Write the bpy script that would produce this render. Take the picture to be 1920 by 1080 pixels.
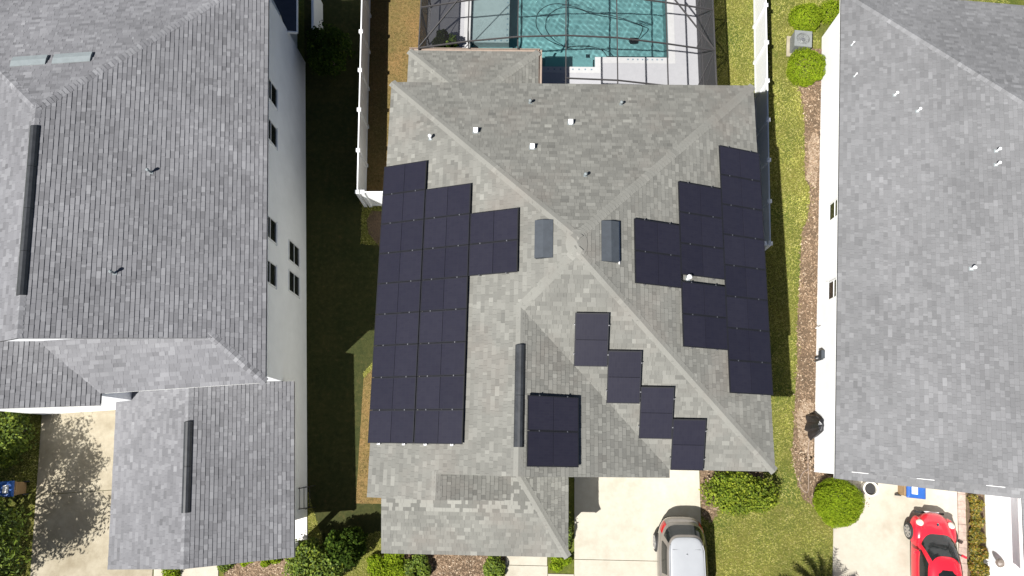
import bpy, math, random
from mathutils import Vector, Matrix
R = math.radians
scene = bpy.context.scene
COL = scene.collection
for o in list(bpy.data.objects): bpy.data.objects.remove(o)

# ------------------------------------------------------------------ camera
CAMH = 31.0
cd = bpy.data.cameras.new('camera'); cam = bpy.data.objects.new('camera', cd); COL.objects.link(cam)
cd.sensor_width = 36.0; cd.lens = 26.25; cd.clip_start = .5; cd.clip_end = 3000
cx = Vector((0.99970034, 0.01908335, -0.01533155)); cy = Vector((0.01526826, -0.9756451, -0.21882304)); cz = Vector((-0.01913403, 0.21852338, -0.97564411))
cam.matrix_world = Matrix(((cx.x, -cy.x, -cz.x, 0), (cx.y, -cy.y, -cz.y, 0), (cx.z, -cy.z, -cz.z, CAMH), (0, 0, 0, 1)))
scene.camera = cam
# ------------------------------------------------------------------ sky and sun
SUNV = Vector((.465, .475, -1.0)).normalized()
elev = math.asin(-SUNV.z)
w = bpy.data.worlds.new('World'); scene.world = w; w.use_nodes = True
nt = w.node_tree; bg = nt.nodes['Background']
sky = nt.nodes.new('ShaderNodeTexSky'); sky.sky_type = 'NISHITA'; sky.sun_disc = False; sky.air_density = .45; sky.dust_density = .5
sky.sun_elevation = elev; sky.sun_rotation = math.atan2(-SUNV.x, -SUNV.y)
nt.links.new(sky.outputs[0], bg.inputs[0]); bg.inputs[1].default_value = .05
sl = bpy.data.lights.new('sun', 'SUN'); sl.energy = 5.0; sl.angle = R(.53); sl.color = (1, .975, .935)
so = bpy.data.objects.new('sun', sl); COL.objects.link(so); so.rotation_euler = SUNV.to_track_quat('-Z', 'Y').to_euler(); so.location = (-20, -20, 45)
vs = scene.view_settings; vs.view_transform = 'Standard'; vs.look = 'None'; vs.exposure = .95; vs.gamma = 1.0; vs.use_curve_mapping = False

# ------------------------------------------------------------------ materials
MATS = {}
def nodes(name):
    m = bpy.data.materials.new(name); m.use_nodes = True; MATS[name] = m
    return m, m.node_tree, m.node_tree.nodes['Principled BSDF']
def N(t, kind, **kw):
    n = t.nodes.new(kind)
    for k, v in kw.items(): setattr(n, k, v)
    return n
def ramp(t, fac, stops):
    r = N(t, 'ShaderNodeValToRGB'); els = r.color_ramp.elements
    while len(els) < len(stops): els.new(.5)
    for e, (p, c) in zip(els, stops): e.position = p; e.color = (*c, 1)
    t.links.new(fac, r.inputs[0]); return r.outputs[0]
def noise(t, scale, detail=4, rough=.6, vec=None):
    n = N(t, 'ShaderNodeTexNoise'); n.inputs['Scale'].default_value = scale; n.inputs['Detail'].default_value = detail; n.inputs['Roughness'].default_value = rough
    if vec: t.links.new(vec, n.inputs['Vector'])
    return n.outputs['Fac']
def mix(t, a, b, fac, mode='MIX'):
    m = N(t, 'ShaderNodeMix', data_type='RGBA', blend_type=mode)
    for sock, v in ((m.inputs[0], fac), (m.inputs[6], a), (m.inputs[7], b)):
        if isinstance(v, bpy.types.NodeSocket): t.links.new(v, sock)
        elif isinstance(v, (int, float)): sock.default_value = v
        else: sock.default_value = (*v, 1)
    return m.outputs[2]
def pos(t): return N(t, 'ShaderNodeNewGeometry').outputs['Position']
def bump(t, b, h, strength, dist=.02):
    n = N(t, 'ShaderNodeBump'); n.inputs['Strength'].default_value = strength; n.inputs['Distance'].default_value = dist
    t.links.new(h, n.inputs['Height']); t.links.new(n.outputs[0], b.inputs['Normal'])
def simple(name, col, rough=.6, var=.12, scale=6, metal=0, bmp=.0, bscale=40, spec=.5, coat=0):
    m, t, b = nodes(name); p = pos(t)
    lo = tuple(c * (1 - var) for c in col); hi = tuple(min(1, c * (1 + var)) for c in col)
    c = ramp(t, noise(t, scale, 5, .65, p), [(.3, lo), (.7, hi)])
    t.links.new(c, b.inputs['Base Color']); b.inputs['Roughness'].default_value = rough; b.inputs['Metallic'].default_value = metal
    b.inputs['Specular IOR Level'].default_value = spec; b.inputs['Coat Weight'].default_value = coat; b.inputs['Coat Roughness'].default_value = .04
    if bmp: bump(t, b, noise(t, bscale, 3, .6, p), bmp)
    return m
def toned(name, stops, rough=.9, fine=70, fvar=.14, big=.5, bvar=.12, tint=None, spec=.3, trans=0):
    """colour picked by the per-piece tone, then granules and slow weathering"""
    m, t, b = nodes(name); p = pos(t)
    a = N(t, 'ShaderNodeAttribute', attribute_name='tone')
    c = ramp(t, a.outputs['Fac'], stops)
    f = ramp(t, noise(t, fine, 3, .7, p), [(.25, (1 - fvar,) * 3), (.75, (1 + fvar,) * 3)])
    g = ramp(t, noise(t, big, 5, .6, p), [(.3, (1 - bvar,) * 3), (.7, (1 + bvar,) * 3)])
    c = mix(t, c, f, 1.0, 'MULTIPLY'); c = mix(t, c, g, 1.0, 'MULTIPLY')
    if tint: c = mix(t, c, tint[0], ramp(t, noise(t, tint[1], 4, .6, p), [(.52, (0, 0, 0)), (.75, (tint[2],) * 3)]))
    t.links.new(c, b.inputs['Base Color']); b.inputs['Roughness'].default_value = rough; b.inputs['Specular IOR Level'].default_value = spec
    if trans:
        tr = N(t, 'ShaderNodeBsdfTranslucent'); t.links.new(c, tr.inputs[0]); ms = N(t, 'ShaderNodeMixShader'); ms.inputs[0].default_value = trans
        t.links.new(b.outputs[0], ms.inputs[1]); t.links.new(tr.outputs[0], ms.inputs[2]); t.links.new(ms.outputs[0], t.nodes['Material Output'].inputs[0])
    return m
def g3(v, r=1, g=1, b=1): return (v * r, v * g, v * b)
toned('shingle_center', [(0, g3(.085, 1, .99, .90)), (.5, g3(.147, 1, .99, .89)), (1, g3(.228, 1, .99, .89))], tint=((.17, .145, .125), .55, .40), bvar=.10, big=.7)
toned('shingle_left', [(0, g3(.086, .985, .985, 1.04)), (.5, g3(.146, .985, .985, 1.04)), (1, g3(.215, .985, .99, 1.03))], bvar=.12, big=.35)
toned('shingle_right', [(0, g3(.098, .99, .995, 1.02)), (.5, g3(.145, .99, .995, 1.02)), (1, g3(.205, .99, .995, 1.02))], bvar=.12, big=.35)
simple('deck_felt', (.05, .05, .05), .9)
simple('stucco_white', (.87, .875, .88), .85, .04, 1.5, bmp=.25, bscale=60)
simple('stucco_grey', (.62, .63, .60), .85, .05, 1.5, bmp=.25, bscale=60)
simple('trim_white', (.82, .82, .80), .5, .03, 3)
simple('vinyl_white', (.80, .81, .82), .4, .03, 2)
simple('vent_black', (.03, .032, .035), .45, .3, 4)
simple('vent_grey', (.034, .041, .050), .7, .15, 5)
simple('vent_pale', (.20, .225, .23), .55, .1, 5)
simple('pipe_white', (.78, .78, .78), .4, .05, 8)
simple('panel_frame', (.02, .02, .024), .35, .1, 5, metal=.3)
simple('clamp_metal', (.3, .3, .31), .35, .1, 10, metal=.8)
simple('cage_metal', (.045, .042, .042), .5, .15, 4)
simple('lantern_bronze', (.16, .13, .11), .5, .15, 6)
simple('gutter_tan', (.24, .19, .155), .5, .12, 4)
simple('glass_dark', (.012, .014, .014), .08, .2, 1, spec=.6)
simple('terracotta', (.16, .06, .035), .7, .2, 9)
simple('pot_rim', (.6, .57, .5), .7, .1, 9)
simple('black_plastic', (.018, .018, .018), .55, .3, 6)
simple('cover_black', (.014, .014, .016), .38, .3, 8, bmp=.4, bscale=9)
simple('cart_tan', (.27, .17, .08), .6, .1, 5)
simple('cart_blue', (.014, .075, .28), .45, .12, 4)
simple('label_white', (.75, .75, .75), .6, .05, 20)
simple('ac_metal', (.22, .23, .225), .45, .1, 8, metal=.2)
simple('rubber', (.02, .02, .02), .75, .2, 12)
simple('alloy', (.55, .55, .56), .3, .05, 8, metal=.9)
simple('red_paint', (.62, .014, .03), .3, .05, 2, coat=.8)
simple('grey_paint', (.20, .18, .16), .34, .05, 2, metal=.3, coat=.8)
simple('silver_sky_sheen', (.29, .30, .315), .35, .04, 2, coat=.6)
simple('tail_red', (.32, .012, .012), .2, .1, 4, coat=1)
simple('lamp_clear', (.62, .58, .48), .15, .08, 12, coat=1)
simple('chrome', (.7, .7, .7), .12, .03, 5, metal=1)
simple('bark', (.11, .08, .055), .9, .3, 14, bmp=.6, bscale=25)
simple('coping', (.42, .42, .42), .75, .06, 5)
simple('navy_roof', (.022, .026, .038), .55, .2, 6)
simple('hose_black', (.01, .03, .035), .5, .2, 6)
simple('paver', (.33, .25, .21), .85, .25, 9, bmp=.4)
toned('leaf_green', [(0, (.022, .042, .004)), (.5, (.095, .145, .010)), (1, (.22, .26, .022))], .65, 3, .1, 1.5, .18, spec=.4, trans=.25)
toned('leaf_bright', [(0, (.028, .05, .004)), (.5, (.125, .175, .012)), (1, (.29, .32, .03))], .65, 3, .15, 1.2, .25, spec=.2, trans=.3)
toned('leaf_lime', [(0, (.06, .10, .004)), (.5, (.155, .225, .008)), (1, (.26, .31, .02))], .8, 3, .1, 1.5, .12, spec=.12, trans=.25)
toned('leaf_croton', [(0, (.06, .04, .008)), (.35, (.06, .085, .010)), (.65, (.24, .175, .014)), (1, (.17, .06, .012))], .5, 3, .1, 2, .15, spec=.4, trans=.2)
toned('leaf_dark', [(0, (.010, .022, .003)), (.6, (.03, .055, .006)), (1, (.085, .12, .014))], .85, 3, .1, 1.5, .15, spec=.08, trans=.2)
toned('grass_blade', [(0, (.185, .205, .038)), (.6, (.32, .315, .072)), (1, (.46, .41, .165))], .8, 2.2, .2, .6, .34, spec=.2, trans=.25)
toned('dry_blade', [(0, (.085, .09, .024)), (.4, (.18, .13, .05)), (1, (.26, .18, .085))], .8, 2, .1, .8, .22, spec=.2, trans=.2)
toned('mulch_chip', [(0, (.075, .05, .03)), (.6, (.17, .115, .072)), (.9, (.27, .19, .125)), (1, (.42, .34, .25))], .9, 20, .15, .8, .15)
def ground_mat(name, stops, sc, sc2, stops2=None, bmp=.5, rough=.95):
    m, t, b = nodes(name); p = pos(t)
    c = ramp(t, noise(t, sc, 8, .75, p), stops)
    if stops2: c = mix(t, c, ramp(t, noise(t, sc2, 5, .6, p), stops2), 1.0, 'MULTIPLY')
    t.links.new(c, b.inputs['Base Color']); b.inputs['Roughness'].default_value = rough; b.inputs['Specular IOR Level'].default_value = .2
    bump(t, b, noise(t, sc * 2.2, 4, .7, p), bmp, .03)
    return m
ground_mat('lawn', [(.3, (.050, .057, .011)), (.55, (.105, .11, .023)), (.72, (.175, .16, .052))], 9, .45, [(.35, (.62, .78, .6)), (.65, (1.25, 1.12, 1.1))])
ground_mat('shade_soil', [(.3, (.018, .024, .007)), (.55, (.034, .040, .012)), (.72, (.065, .052, .022))], 5, .5, [(.35, (.75, .8, .7)), (.65, (1.2, 1.05, 1.0))])  # bare soil tone with shade mixed into the colour
ground_mat('dry_lawn', [(.3, (.065, .06, .017)), (.5, (.155, .105, .04)), (.7, (.21, .15, .066))], 8, .7, [(.35, (.75, .85, .75)), (.65, (1.1, 1.0, 1.0))])
ground_mat('mulch_soil', [(.3, (.055, .038, .024)), (.6, (.135, .095, .062)), (.75, (.2, .15, .105))], 14, .8, [(.4, (.85, .85, .85)), (.7, (1.25, 1.2, 1.15))])
ground_mat('sandy_soil', [(.3, (.16, .11, .07)), (.7, (.34, .27, .2))], 10, 1, bmp=.4)
ground_mat('concrete_drive', [(.25, (.345, .318, .262)), (.55, (.385, .358, .30)), (.8, (.425, .397, .338))], 3.5, .5, [(.30, (.76, .735, .69)), (.48, (.97, .965, .95)), (.65, (1.04, 1.04, 1.04))], bmp=.12, rough=.85)
ground_mat('concrete_pale', [(.3, (.5, .48, .45)), (.7, (.55, .53, .50))], 4, .6, bmp=.08, rough=.8)
ground_mat('pool_deck', [(.3, (.33, .33, .345)), (.7, (.37, .37, .385))], 5, .6, bmp=.08, rough=.8)
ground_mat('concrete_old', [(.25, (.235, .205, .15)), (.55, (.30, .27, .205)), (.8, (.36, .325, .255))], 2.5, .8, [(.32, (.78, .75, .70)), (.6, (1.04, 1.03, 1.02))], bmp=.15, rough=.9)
simple('stucco_shade', (.84, .845, .845), .85, .05, 1.2, bmp=.25, bscale=60)
def plaster():
    m, t, b = nodes('pool_plaster'); p = pos(t)
    c = ramp(t, noise(t, 1.2, 4, .6, p), [(.3, (.14, .29, .30)), (.7, (.175, .335, .34))]); t.links.new(c, b.inputs['Base Color']); b.inputs['Roughness'].default_value = .8
plaster()
simple('shelf_plaster', (.31, .345, .35), .8, .06, 3)
simple('pool_tile', (.16, .22, .26), .4, .3, 8)
def water():
    m, t, b = nodes('pool_water'); p = pos(t)
    b.inputs['Base Color'].default_value = (.80, .95, .95, 1); b.inputs['Roughness'].default_value = 0; b.inputs['IOR'].default_value = 1.33; b.inputs['Transmission Weight'].default_value = 1
water()
def screen(name, op):
    m, t, b = nodes(name); b.inputs['Base Color'].default_value = (.035, .034, .037, 1); b.inputs['Roughness'].default_value = .9
    tr = N(t, 'ShaderNodeBsdfTransparent'); ms = N(t, 'ShaderNodeMixShader')
    wv = noise(t, 300, 1, .5, pos(t)); mr = N(t, 'ShaderNodeMapRange'); mr.inputs[3].default_value = op * .9; mr.inputs[4].default_value = op * 1.1
    t.links.new(wv, mr.inputs[0]); t.links.new(mr.outputs[0], ms.inputs[0])
    t.links.new(tr.outputs[0], ms.inputs[1]); t.links.new(b.outputs[0], ms.inputs[2]); t.links.new(ms.outputs[0], t.nodes['Material Output'].inputs[0])
screen('screen_roof', .13); screen('screen_wall', .88)
def solar():
    m, t, b = nodes('solar_cells')
    tc = N(t, 'ShaderNodeTexCoord'); mp = N(t, 'ShaderNodeMapping'); t.links.new(tc.outputs['Object'], mp.inputs[0])
    bk = N(t, 'ShaderNodeTexBrick'); bk.offset = 0; bk.inputs['Scale'].default_value = 1; bk.inputs['Brick Width'].default_value = .166; bk.inputs['Row Height'].default_value = .083
    bk.inputs['Mortar Size'].default_value = .004; bk.inputs['Color1'].default_value = (.0145, .0138, .0225, 1); bk.inputs['Color2'].default_value = (.0165, .0158, .025, 1); bk.inputs['Mortar'].default_value = (.019, .0185, .026, 1)
    t.links.new(mp.outputs[0], bk.inputs[0]); oi = N(t, 'ShaderNodeObjectInfo')
    vr = ramp(t, oi.outputs['Random'], [(0, (.88, .88, .9)), (1, (1.12, 1.12, 1.1))]); du = ramp(t, noise(t, 2.5, 5, .65, pos(t)), [(.35, (0, 0, 0)), (.8, (.022, .022, .022))])
    t.links.new(mix(t, mix(t, bk.outputs[0], vr, 1.0, 'MULTIPLY'), (.12, .11, .10), du), b.inputs['Base Color'])
    b.inputs['Roughness'].default_value = .28; b.inputs['Specular IOR Level'].default_value = .45
solar()

# ------------------------------------------------------------------ mesh helpers
class MB:
    def __init__(s): s.v = []; s.f = []; s.t = []
    def poly(s, pts, tone=.5):
        i = len(s.v); s.v += [tuple(p) for p in pts]; s.f.append(tuple(range(i, i + len(pts)))); s.t.append(tone); return s
    def box(s, a, b, tone=.5):
        (x0, y0, z0), (x1, y1, z1) = a, b; i = len(s.v)
        s.v += [(x0, y0, z0), (x1, y0, z0), (x1, y1, z0), (x0, y1, z0), (x0, y0, z1), (x1, y0, z1), (x1, y1, z1), (x0, y1, z1)]
        for q in ((0, 3, 2, 1), (4, 5, 6, 7), (0, 1, 5, 4), (1, 2, 6, 5), (2, 3, 7, 6), (3, 0, 4, 7)): s.f.append(tuple(i + k for k in q)); s.t.append(tone)
        return s
    def beam(s, A, B, w_, h_, up=(0, 0, 1), tone=.5):
        A = Vector(A); B = Vector(B); d = (B - A).normalized(); U = Vector(up)
        if abs(d.dot(U)) > .99: U = Vector((0, 1, 0))
        X = d.cross(U).normalized() * w_ / 2; Z = X.cross(d).normalized() * h_ / 2; i = len(s.v)
        for P in (A, B): s.v += [tuple(P - X - Z), tuple(P + X - Z), tuple(P + X + Z), tuple(P - X + Z)]
        for q in ((0, 1, 2, 3), (7, 6, 5, 4), (0, 4, 5, 1), (1, 5, 6, 2), (2, 6, 7, 3), (3, 7, 4, 0)): s.f.append(tuple(i + k for k in q)); s.t.append(tone)
        return s
    def prism(s, pts, dz, tone=.5):
        """pts: 3D polygon counter-clockwise from above, extruded by dz (down if negative)"""
        top = [tuple(p) for p in pts]; bot = [(x, y, z + dz) for x, y, z in top]
        if dz > 0: top, bot = bot, top
        i = len(s.v); n = len(top); s.v += top + bot
        s.f.append(tuple(range(i, i + n))); s.f.append(tuple(range(i + 2 * n - 1, i + n - 1, -1)))
        for k in range(n): s.f.append((i + k, i + n + k, i + n + (k + 1) % n, i + (k + 1) % n))
        s.t += [tone] * (n + 2); return s
    def tube(s, pts, r, seg=8, cap=True, tone=.5):
        pts = [Vector(p) for p in pts]; rs = r if isinstance(r, (list, tuple)) else [r] * len(pts); rings = []
        for k, p in enumerate(pts):
            d = (pts[min(k + 1, len(pts) - 1)] - pts[max(k - 1, 0)]).normalized()
            u = Vector((0, 0, 1)) if abs(d.z) < .9 else Vector((1, 0, 0)); X = d.cross(u).normalized(); Y = X.cross(d)
            i = len(s.v); rings.append(i)
            for a in range(seg): s.v.append(tuple(p + (X * math.cos(2 * math.pi * a / seg) + Y * math.sin(2 * math.pi * a / seg)) * rs[k]))
        for a, b in zip(rings, rings[1:]):
            for k in range(seg): s.f.append((a + k, b + k, b + (k + 1) % seg, a + (k + 1) % seg)); s.t.append(tone)
        if cap:
            s.f.append(tuple(rings[0] + k for k in range(seg))); s.f.append(tuple(rings[-1] + k for k in reversed(range(seg)))); s.t += [tone] * 2
        return s
    def lathe(s, prof, c=(0, 0, 0), seg=24, tone=.5):
        rings = []
        for r, z in prof:
            rings.append(len(s.v)); s.v += [(c[0] + r * math.cos(2 * math.pi * k / seg), c[1] + r * math.sin(2 * math.pi * k / seg), c[2] + z) for k in range(seg)]
        for a, b in zip(rings, rings[1:]):
            for k in range(seg): s.f.append((a + k, a + (k + 1) % seg, b + (k + 1) % seg, b + k)); s.t.append(tone)
        s.f.append(tuple(rings[-1] + k for k in range(seg))); s.f.append(tuple(rings[0] + k for k in reversed(range(seg)))); s.t += [tone] * 2
        return s
    def rings(s, rs, cap=None, tone=.5):
        n = len(rs[0]); idx = []
        for r in rs: idx.append(len(s.v)); s.v += [tuple(p) for p in r]
        for a, b in zip(idx, idx[1:]):
            for k in range(n): s.f.append((a + k, a + (k + 1) % n, b + (k + 1) % n, b + k)); s.t.append(tone)
        if cap is not None:
            i = len(s.v); s.v.append(tuple(cap))
            for k in range(n): s.f.append((idx[-1] + k, idx[-1] + (k + 1) % n, i)); s.t.append(tone)
        return s
    def mesh(s, name, mat, smooth=False):
        me = bpy.data.meshes.new(name); me.from_pydata(s.v, [], s.f); me.materials.append(MATS[mat])
        a = me.attributes.new('tone', 'FLOAT', 'FACE'); a.data.foreach_set('value', s.t)
        if smooth: me.polygons.foreach_set('use_smooth', [True] * len(me.polygons))
        me.update(); return me
    def build(s, name, mat, parent=None, smooth=False, kind=None, loc=None):
        return link(name, s.mesh(name, mat, smooth), parent, kind, loc)
def link(name, me, parent=None, kind=None, loc=None):
    o = bpy.data.objects.new(name, me); COL.objects.link(o); o.parent = parent
    if kind: o['kind'] = kind
    if loc is not None: o.location = loc
    return o
def bevel(o, w_=.01, seg=2):
    m = o.modifiers.new('bevel', 'BEVEL'); m.width = w_; m.segments = seg; m.limit_method = 'ANGLE'; return o
def thing(name, label, cat, loc=(0, 0, 0), rz=0, group=None):
    o = bpy.data.objects.new(name, None); COL.objects.link(o); o.location = loc; o.rotation_euler = (0, 0, rz); o.empty_display_size = .3
    return tag(o, label, cat, group)
def tag(o, label, cat, group=None):
    o['label'] = label; o['category'] = cat
    if group: o['group'] = group
    return o
def place(o):
    return Matrix.Translation(o.location) @ o.rotation_euler.to_matrix().to_4x4()
def fr(rz, O, p, q):
    """point of a turned frame in the plan"""
    c, s = math.cos(rz), math.sin(rz); return (O[0] + p * c - q * s, O[1] + p * s + q * c)

# ------------------------------------------------------------------ shingled roofs
def clip(poly, conv):
    """Sutherland-Hodgman, conv counter-clockwise"""
    out = poly
    for i in range(len(conv)):
        ax, ay = conv[i]; bx, by = conv[(i + 1) % len(conv)]; ex, ey = bx - ax, by - ay
        inp, out = out, []
        if not inp: return []
        for k in range(len(inp)):
            p, q = inp[k - 1], inp[k]
            dp = ex * (p[1] - ay) - ey * (p[0] - ax); dq = ex * (q[1] - ay) - ey * (q[0] - ax)
            if (dp >= 0) != (dq >= 0):
                tt = dp / (dp - dq); out.append((p[0] + tt * (q[0] - p[0]), p[1] + tt * (q[1] - p[1])))
            if dq >= 0: out.append(q)
    return out
def area2(p): return sum(p[i - 1][0] * p[i][1] - p[i][0] * p[i - 1][1] for i in range(len(p)))
WIDTHS = (.10, .13, .16, .20, .25, .31)
EXPO = .143
class Plane:
    """z = a x + b y + c over plan polygons (each convex)"""
    def __init__(s, a, b, c, polys, tonefn=None):
        s.a, s.b, s.c = a, b, c; s.polys = polys; s.tonefn = tonefn
        g = math.hypot(a, b); s.V = Vector((a / g, b / g, g)).normalized(); s.U = Vector((b / g, -a / g, 0)); s.Nn = s.U.cross(s.V)
        if s.Nn.z < 0: s.U = -s.U; s.Nn = -s.Nn
        s.O = Vector((0, 0, c))
    def z(s, x, y): return s.a * x + s.b * y + s.c
    def P(s, x, y, h=0): return Vector((x, y, s.z(x, y))) + s.Nn * h
    def uv(s, x, y): d = s.P(x, y) - s.O; return (d.dot(s.U), d.dot(s.V))
    def at(s, u, v, h=0): return s.O + s.U * u + s.V * v + s.Nn * h
def shingle_roof(house, planes, mat, seed, singles=300, contrast=1.0, lifts=(.011, .018)):
    rnd = random.Random(seed); M = place(house)
    dk = MB()
    for pl in planes:
        for poly in pl.polys:
            pts = [pl.P(x, y) for x, y in poly]
            if area2([(p.x, p.y) for p in pts]) < 0: pts.reverse()
            dk.prism([tuple(p) for p in pts], -.09)
    roof = dk.build('roof', 'deck_felt', house)
    field = MB(); cand = []
    for pl in planes:
        convs = []
        for poly in pl.polys:
            c = [pl.uv(x, y) for x, y in poly]
            if area2(c) < 0: c.reverse()
            convs.append(c)
        us = [u for c in convs for u, v in c]; vsn = [v for c in convs for u, v in c]
        v = min(vsn); vmax = max(vsn); k = 0
        while v < vmax:
            u = min(us) - rnd.uniform(0, .4); prev = .5
            while u < max(us):
                wd = rnd.choice(WIDTHS); lift = rnd.choice(lifts)
                tn = min(1, max(0, .5 + rnd.gauss(0, .17) * contrast + (-.06 if lift == lifts[0] else .05)))
                if rnd.random() < .07: tn = min(1, tn + .3 * contrast)
                if pl.tonefn:
                    pc = pl.at(u + wd / 2, v + EXPO / 2); tn = pl.tonefn(pc.x, pc.y, tn, rnd)
                rect = [(u, v), (u + wd - .004, v), (u + wd - .004, v + EXPO + .012), (u, v + EXPO + .012)]
                for c in convs:
                    pc = clip(rect, c)
                    if len(pc) < 3 or abs(area2(pc)) < .002: continue
                    if len(pc) == 4 and abs(abs(area2(pc)) / 2 - (wd - .004) * (EXPO + .012)) < 1e-6:
                        wp = M @ pl.at(u, v); d2 = (Vector((0, 0, CAMH)) - wp).length_squared
                        vis = 1 if (-19 < wp.x < 19 and -4 < wp.y < 19) else .05
                        cand.append((wd * vis / d2, pl, u, v, wd, lift, tn)); continue
                    emit(field, pl, pc, v, lift, tn)
                u += wd
            v += EXPO; k += 1
    cand.sort(key=lambda r: -r[0])
    top = cand[:min(len(cand), singles * 6)]; rnd.shuffle(top); pick = top[:singles]; rest = top[singles:] + cand[singles * 6:]
    for _, pl, u, v, wd, lift, tn in rest:
        emit(field, pl, [(u, v), (u + wd - .004, v), (u + wd - .004, v + EXPO + .012), (u, v + EXPO + .012)], v, lift, tn)
    cache = {}
    for _, pl, u, v, wd, lift, tn in pick:
        key = (wd, lift, round(tn * 8))
        if key not in cache:
            m = MB(); w2 = wd - .004
            a = [(0, 0, lift), (w2, 0, lift), (w2, EXPO + .012, .003), (0, EXPO + .012, .003)]
            m.poly(a, key[2] / 8)
            for i in range(4): p, q = a[i], a[(i + 1) % 4]; m.poly([(p[0], p[1], -.002), (q[0], q[1], -.002), q, p], key[2] / 8)
            cache[key] = m.mesh('shingle', mat)
        o = link('shingle', cache[key], roof); X = pl.at(u, v)
        o.matrix_local = Matrix(((pl.U.x, pl.V.x, pl.Nn.x, X.x), (pl.U.y, pl.V.y, pl.Nn.y, X.y), (pl.U.z, pl.V.z, pl.Nn.z, X.z), (0, 0, 0, 1)))
    field.build('shingle_field', mat, roof, kind='stuff')
    return roof
def emit(mb, pl, pc, v, lift, tn):
    hs = [lift + (.003 - lift) * (y - v) / (EXPO + .012) for x, y in pc]
    t_ = [pl.at(x, y, h) for (x, y), h in zip(pc, hs)]; b_ = [pl.at(x, y, -.002) for x, y in pc]; n = len(pc)
    mb.poly(t_, tn)
    for i in range(n): mb.poly([b_[i], b_[(i + 1) % n], t_[(i + 1) % n], t_[i]], tn)
def caps(roof, A, B, n1, n2, mat, seed, step=.143, wid=.15, tone=(.5, .15), single=True, lift=.034):
    """ridge or hip cap pieces laid from A (low end) to B"""
    rnd = random.Random(seed); A = Vector(A); B = Vector(B); d = (B - A); L = d.length; d.normalize()
    nn = (n1 + n2).normalized()
    s1 = d.cross(n1).normalized(); s2 = d.cross(n2).normalized()
    if s1.dot(n2) > 0: s1 = -s1
    if s2.dot(n1) > 0: s2 = -s2
    cache = {}; all_ = MB(); k = 0
    while k * step < L - .02:
        q = round(min(1, max(0, rnd.gauss(*tone))) * 6)
        e = step + .03
        a = [s1 * wid + n1 * .02, nn * lift, s2 * wid + n2 * .02]; b = [s1 * wid + n1 * .008 + d * e, nn * .014 + d * e, s2 * wid + n2 * .008 + d * e]
        fs = [[a[0], a[1], b[1], b[0]], [a[1], a[2], b[2], b[1]], [a[0] - n1 * .02, a[0], b[0], b[0] - n1 * .008], [a[2], a[2] - n2 * .02, b[2] - n2 * .008, b[2]], [a[0] - n1 * .02, nn * .004, a[1], a[0]], [nn * .004, a[2] - n2 * .02, a[2], a[1]]]
        X = A + d * (k * step)
        if single:
            if q not in cache:
                m = MB()
                for f_ in fs: m.poly(f_, q / 6)
                cache[q] = m.mesh('cap_shingle', mat)
            link('cap_shingle', cache[q], roof, None, X)
        else:
            for f_ in fs: all_.poly([p + X for p in f_], q / 6)
        k += 1
    if not single: all_.build('cap_row', mat, roof, kind='stuff')
def ridge_vent(parent, A, B, w_=.30, h_=.11, mat='vent_black'):
    A = Vector(A); B = Vector(B); d = (B - A).normalized(); X = d.cross(Vector((0, 0, 1))).normalized()
    prof = [(-w_ / 2, -.07), (-w_ / 2, -.01), (-w_ * .36, h_ * .55), (-w_ * .12, h_), (w_ * .12, h_), (w_ * .36, h_ * .55), (w_ / 2, -.01), (w_ / 2, -.07)]
    n = max(2, int((B - A).length / 1.22)); v = None
    for k in range(n):
        m = MB(); P0 = A.lerp(B, k / n); P1 = A.lerp(B, (k + 1) / n) - d * .012
        r0 = [P0 + X * x + Vector((0, 0, z)) for x, z in prof]; r1 = [P1 + X * x + Vector((0, 0, z)) for x, z in prof]
        m.rings([r0, r1]); m.poly(r0); m.poly(list(reversed(r1)))
        if v is None: v = m.build('ridge_vent', mat, parent)
        else: m.build('vent_section', mat, v)
    return v
def wall_box(parent, a, b, mat='stucco_white', name='wall'): return MB().box(a, b).build(name, mat, parent)
def window(parent, O, axis, out, w_, z0, z1, bars=1, frame='trim_white'):
    """O plan point of one jamb, axis along the wall, out = outward normal"""
    ax = Vector((*axis, 0)); ou = Vector((*out, 0)); O = Vector((*O, 0)); m = MB()
    def bx(mb, s0, s1, za, zb, d0, d1):
        ps = [O + ax * s0 + ou * d0, O + ax * s1 + ou * d0, O + ax * s1 + ou * d1, O + ax * s0 + ou * d1]
        ps = [Vector((p.x, p.y, za)) for p in ps]
        if area2([(p.x, p.y) for p in ps]) < 0: ps.reverse()
        mb.prism([tuple(p) for p in ps], zb - za)
    f_ = .045
    bx(m, 0, w_, z0, z0 + f_, -.03, .035); bx(m, 0, w_, z1 - f_, z1, -.03, .035); bx(m, 0, f_, z0 + f_, z1 - f_, -.03, .035); bx(m, w_ - f_, w_, z0 + f_, z1 - f_, -.03, .035)
    mid = (z0 + z1) / 2
    bx(m, f_, w_ - f_, mid - .02, mid + .02, -.03, .03)
    o = m.build('window', frame, parent)
    for a_, b_ in ((z0 + f_, mid - .02), (mid + .02, z1 - f_)):
        g = MB(); bx(g, f_, w_ - f_, a_, b_, -.02, .012); g.build('pane', 'glass_dark', o)
    g = MB(); bx(g, -.03, w_ + .03, z0 - .05, z0, -.03, .06); g.build('sill', 'stucco_white', o)
    return o
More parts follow.
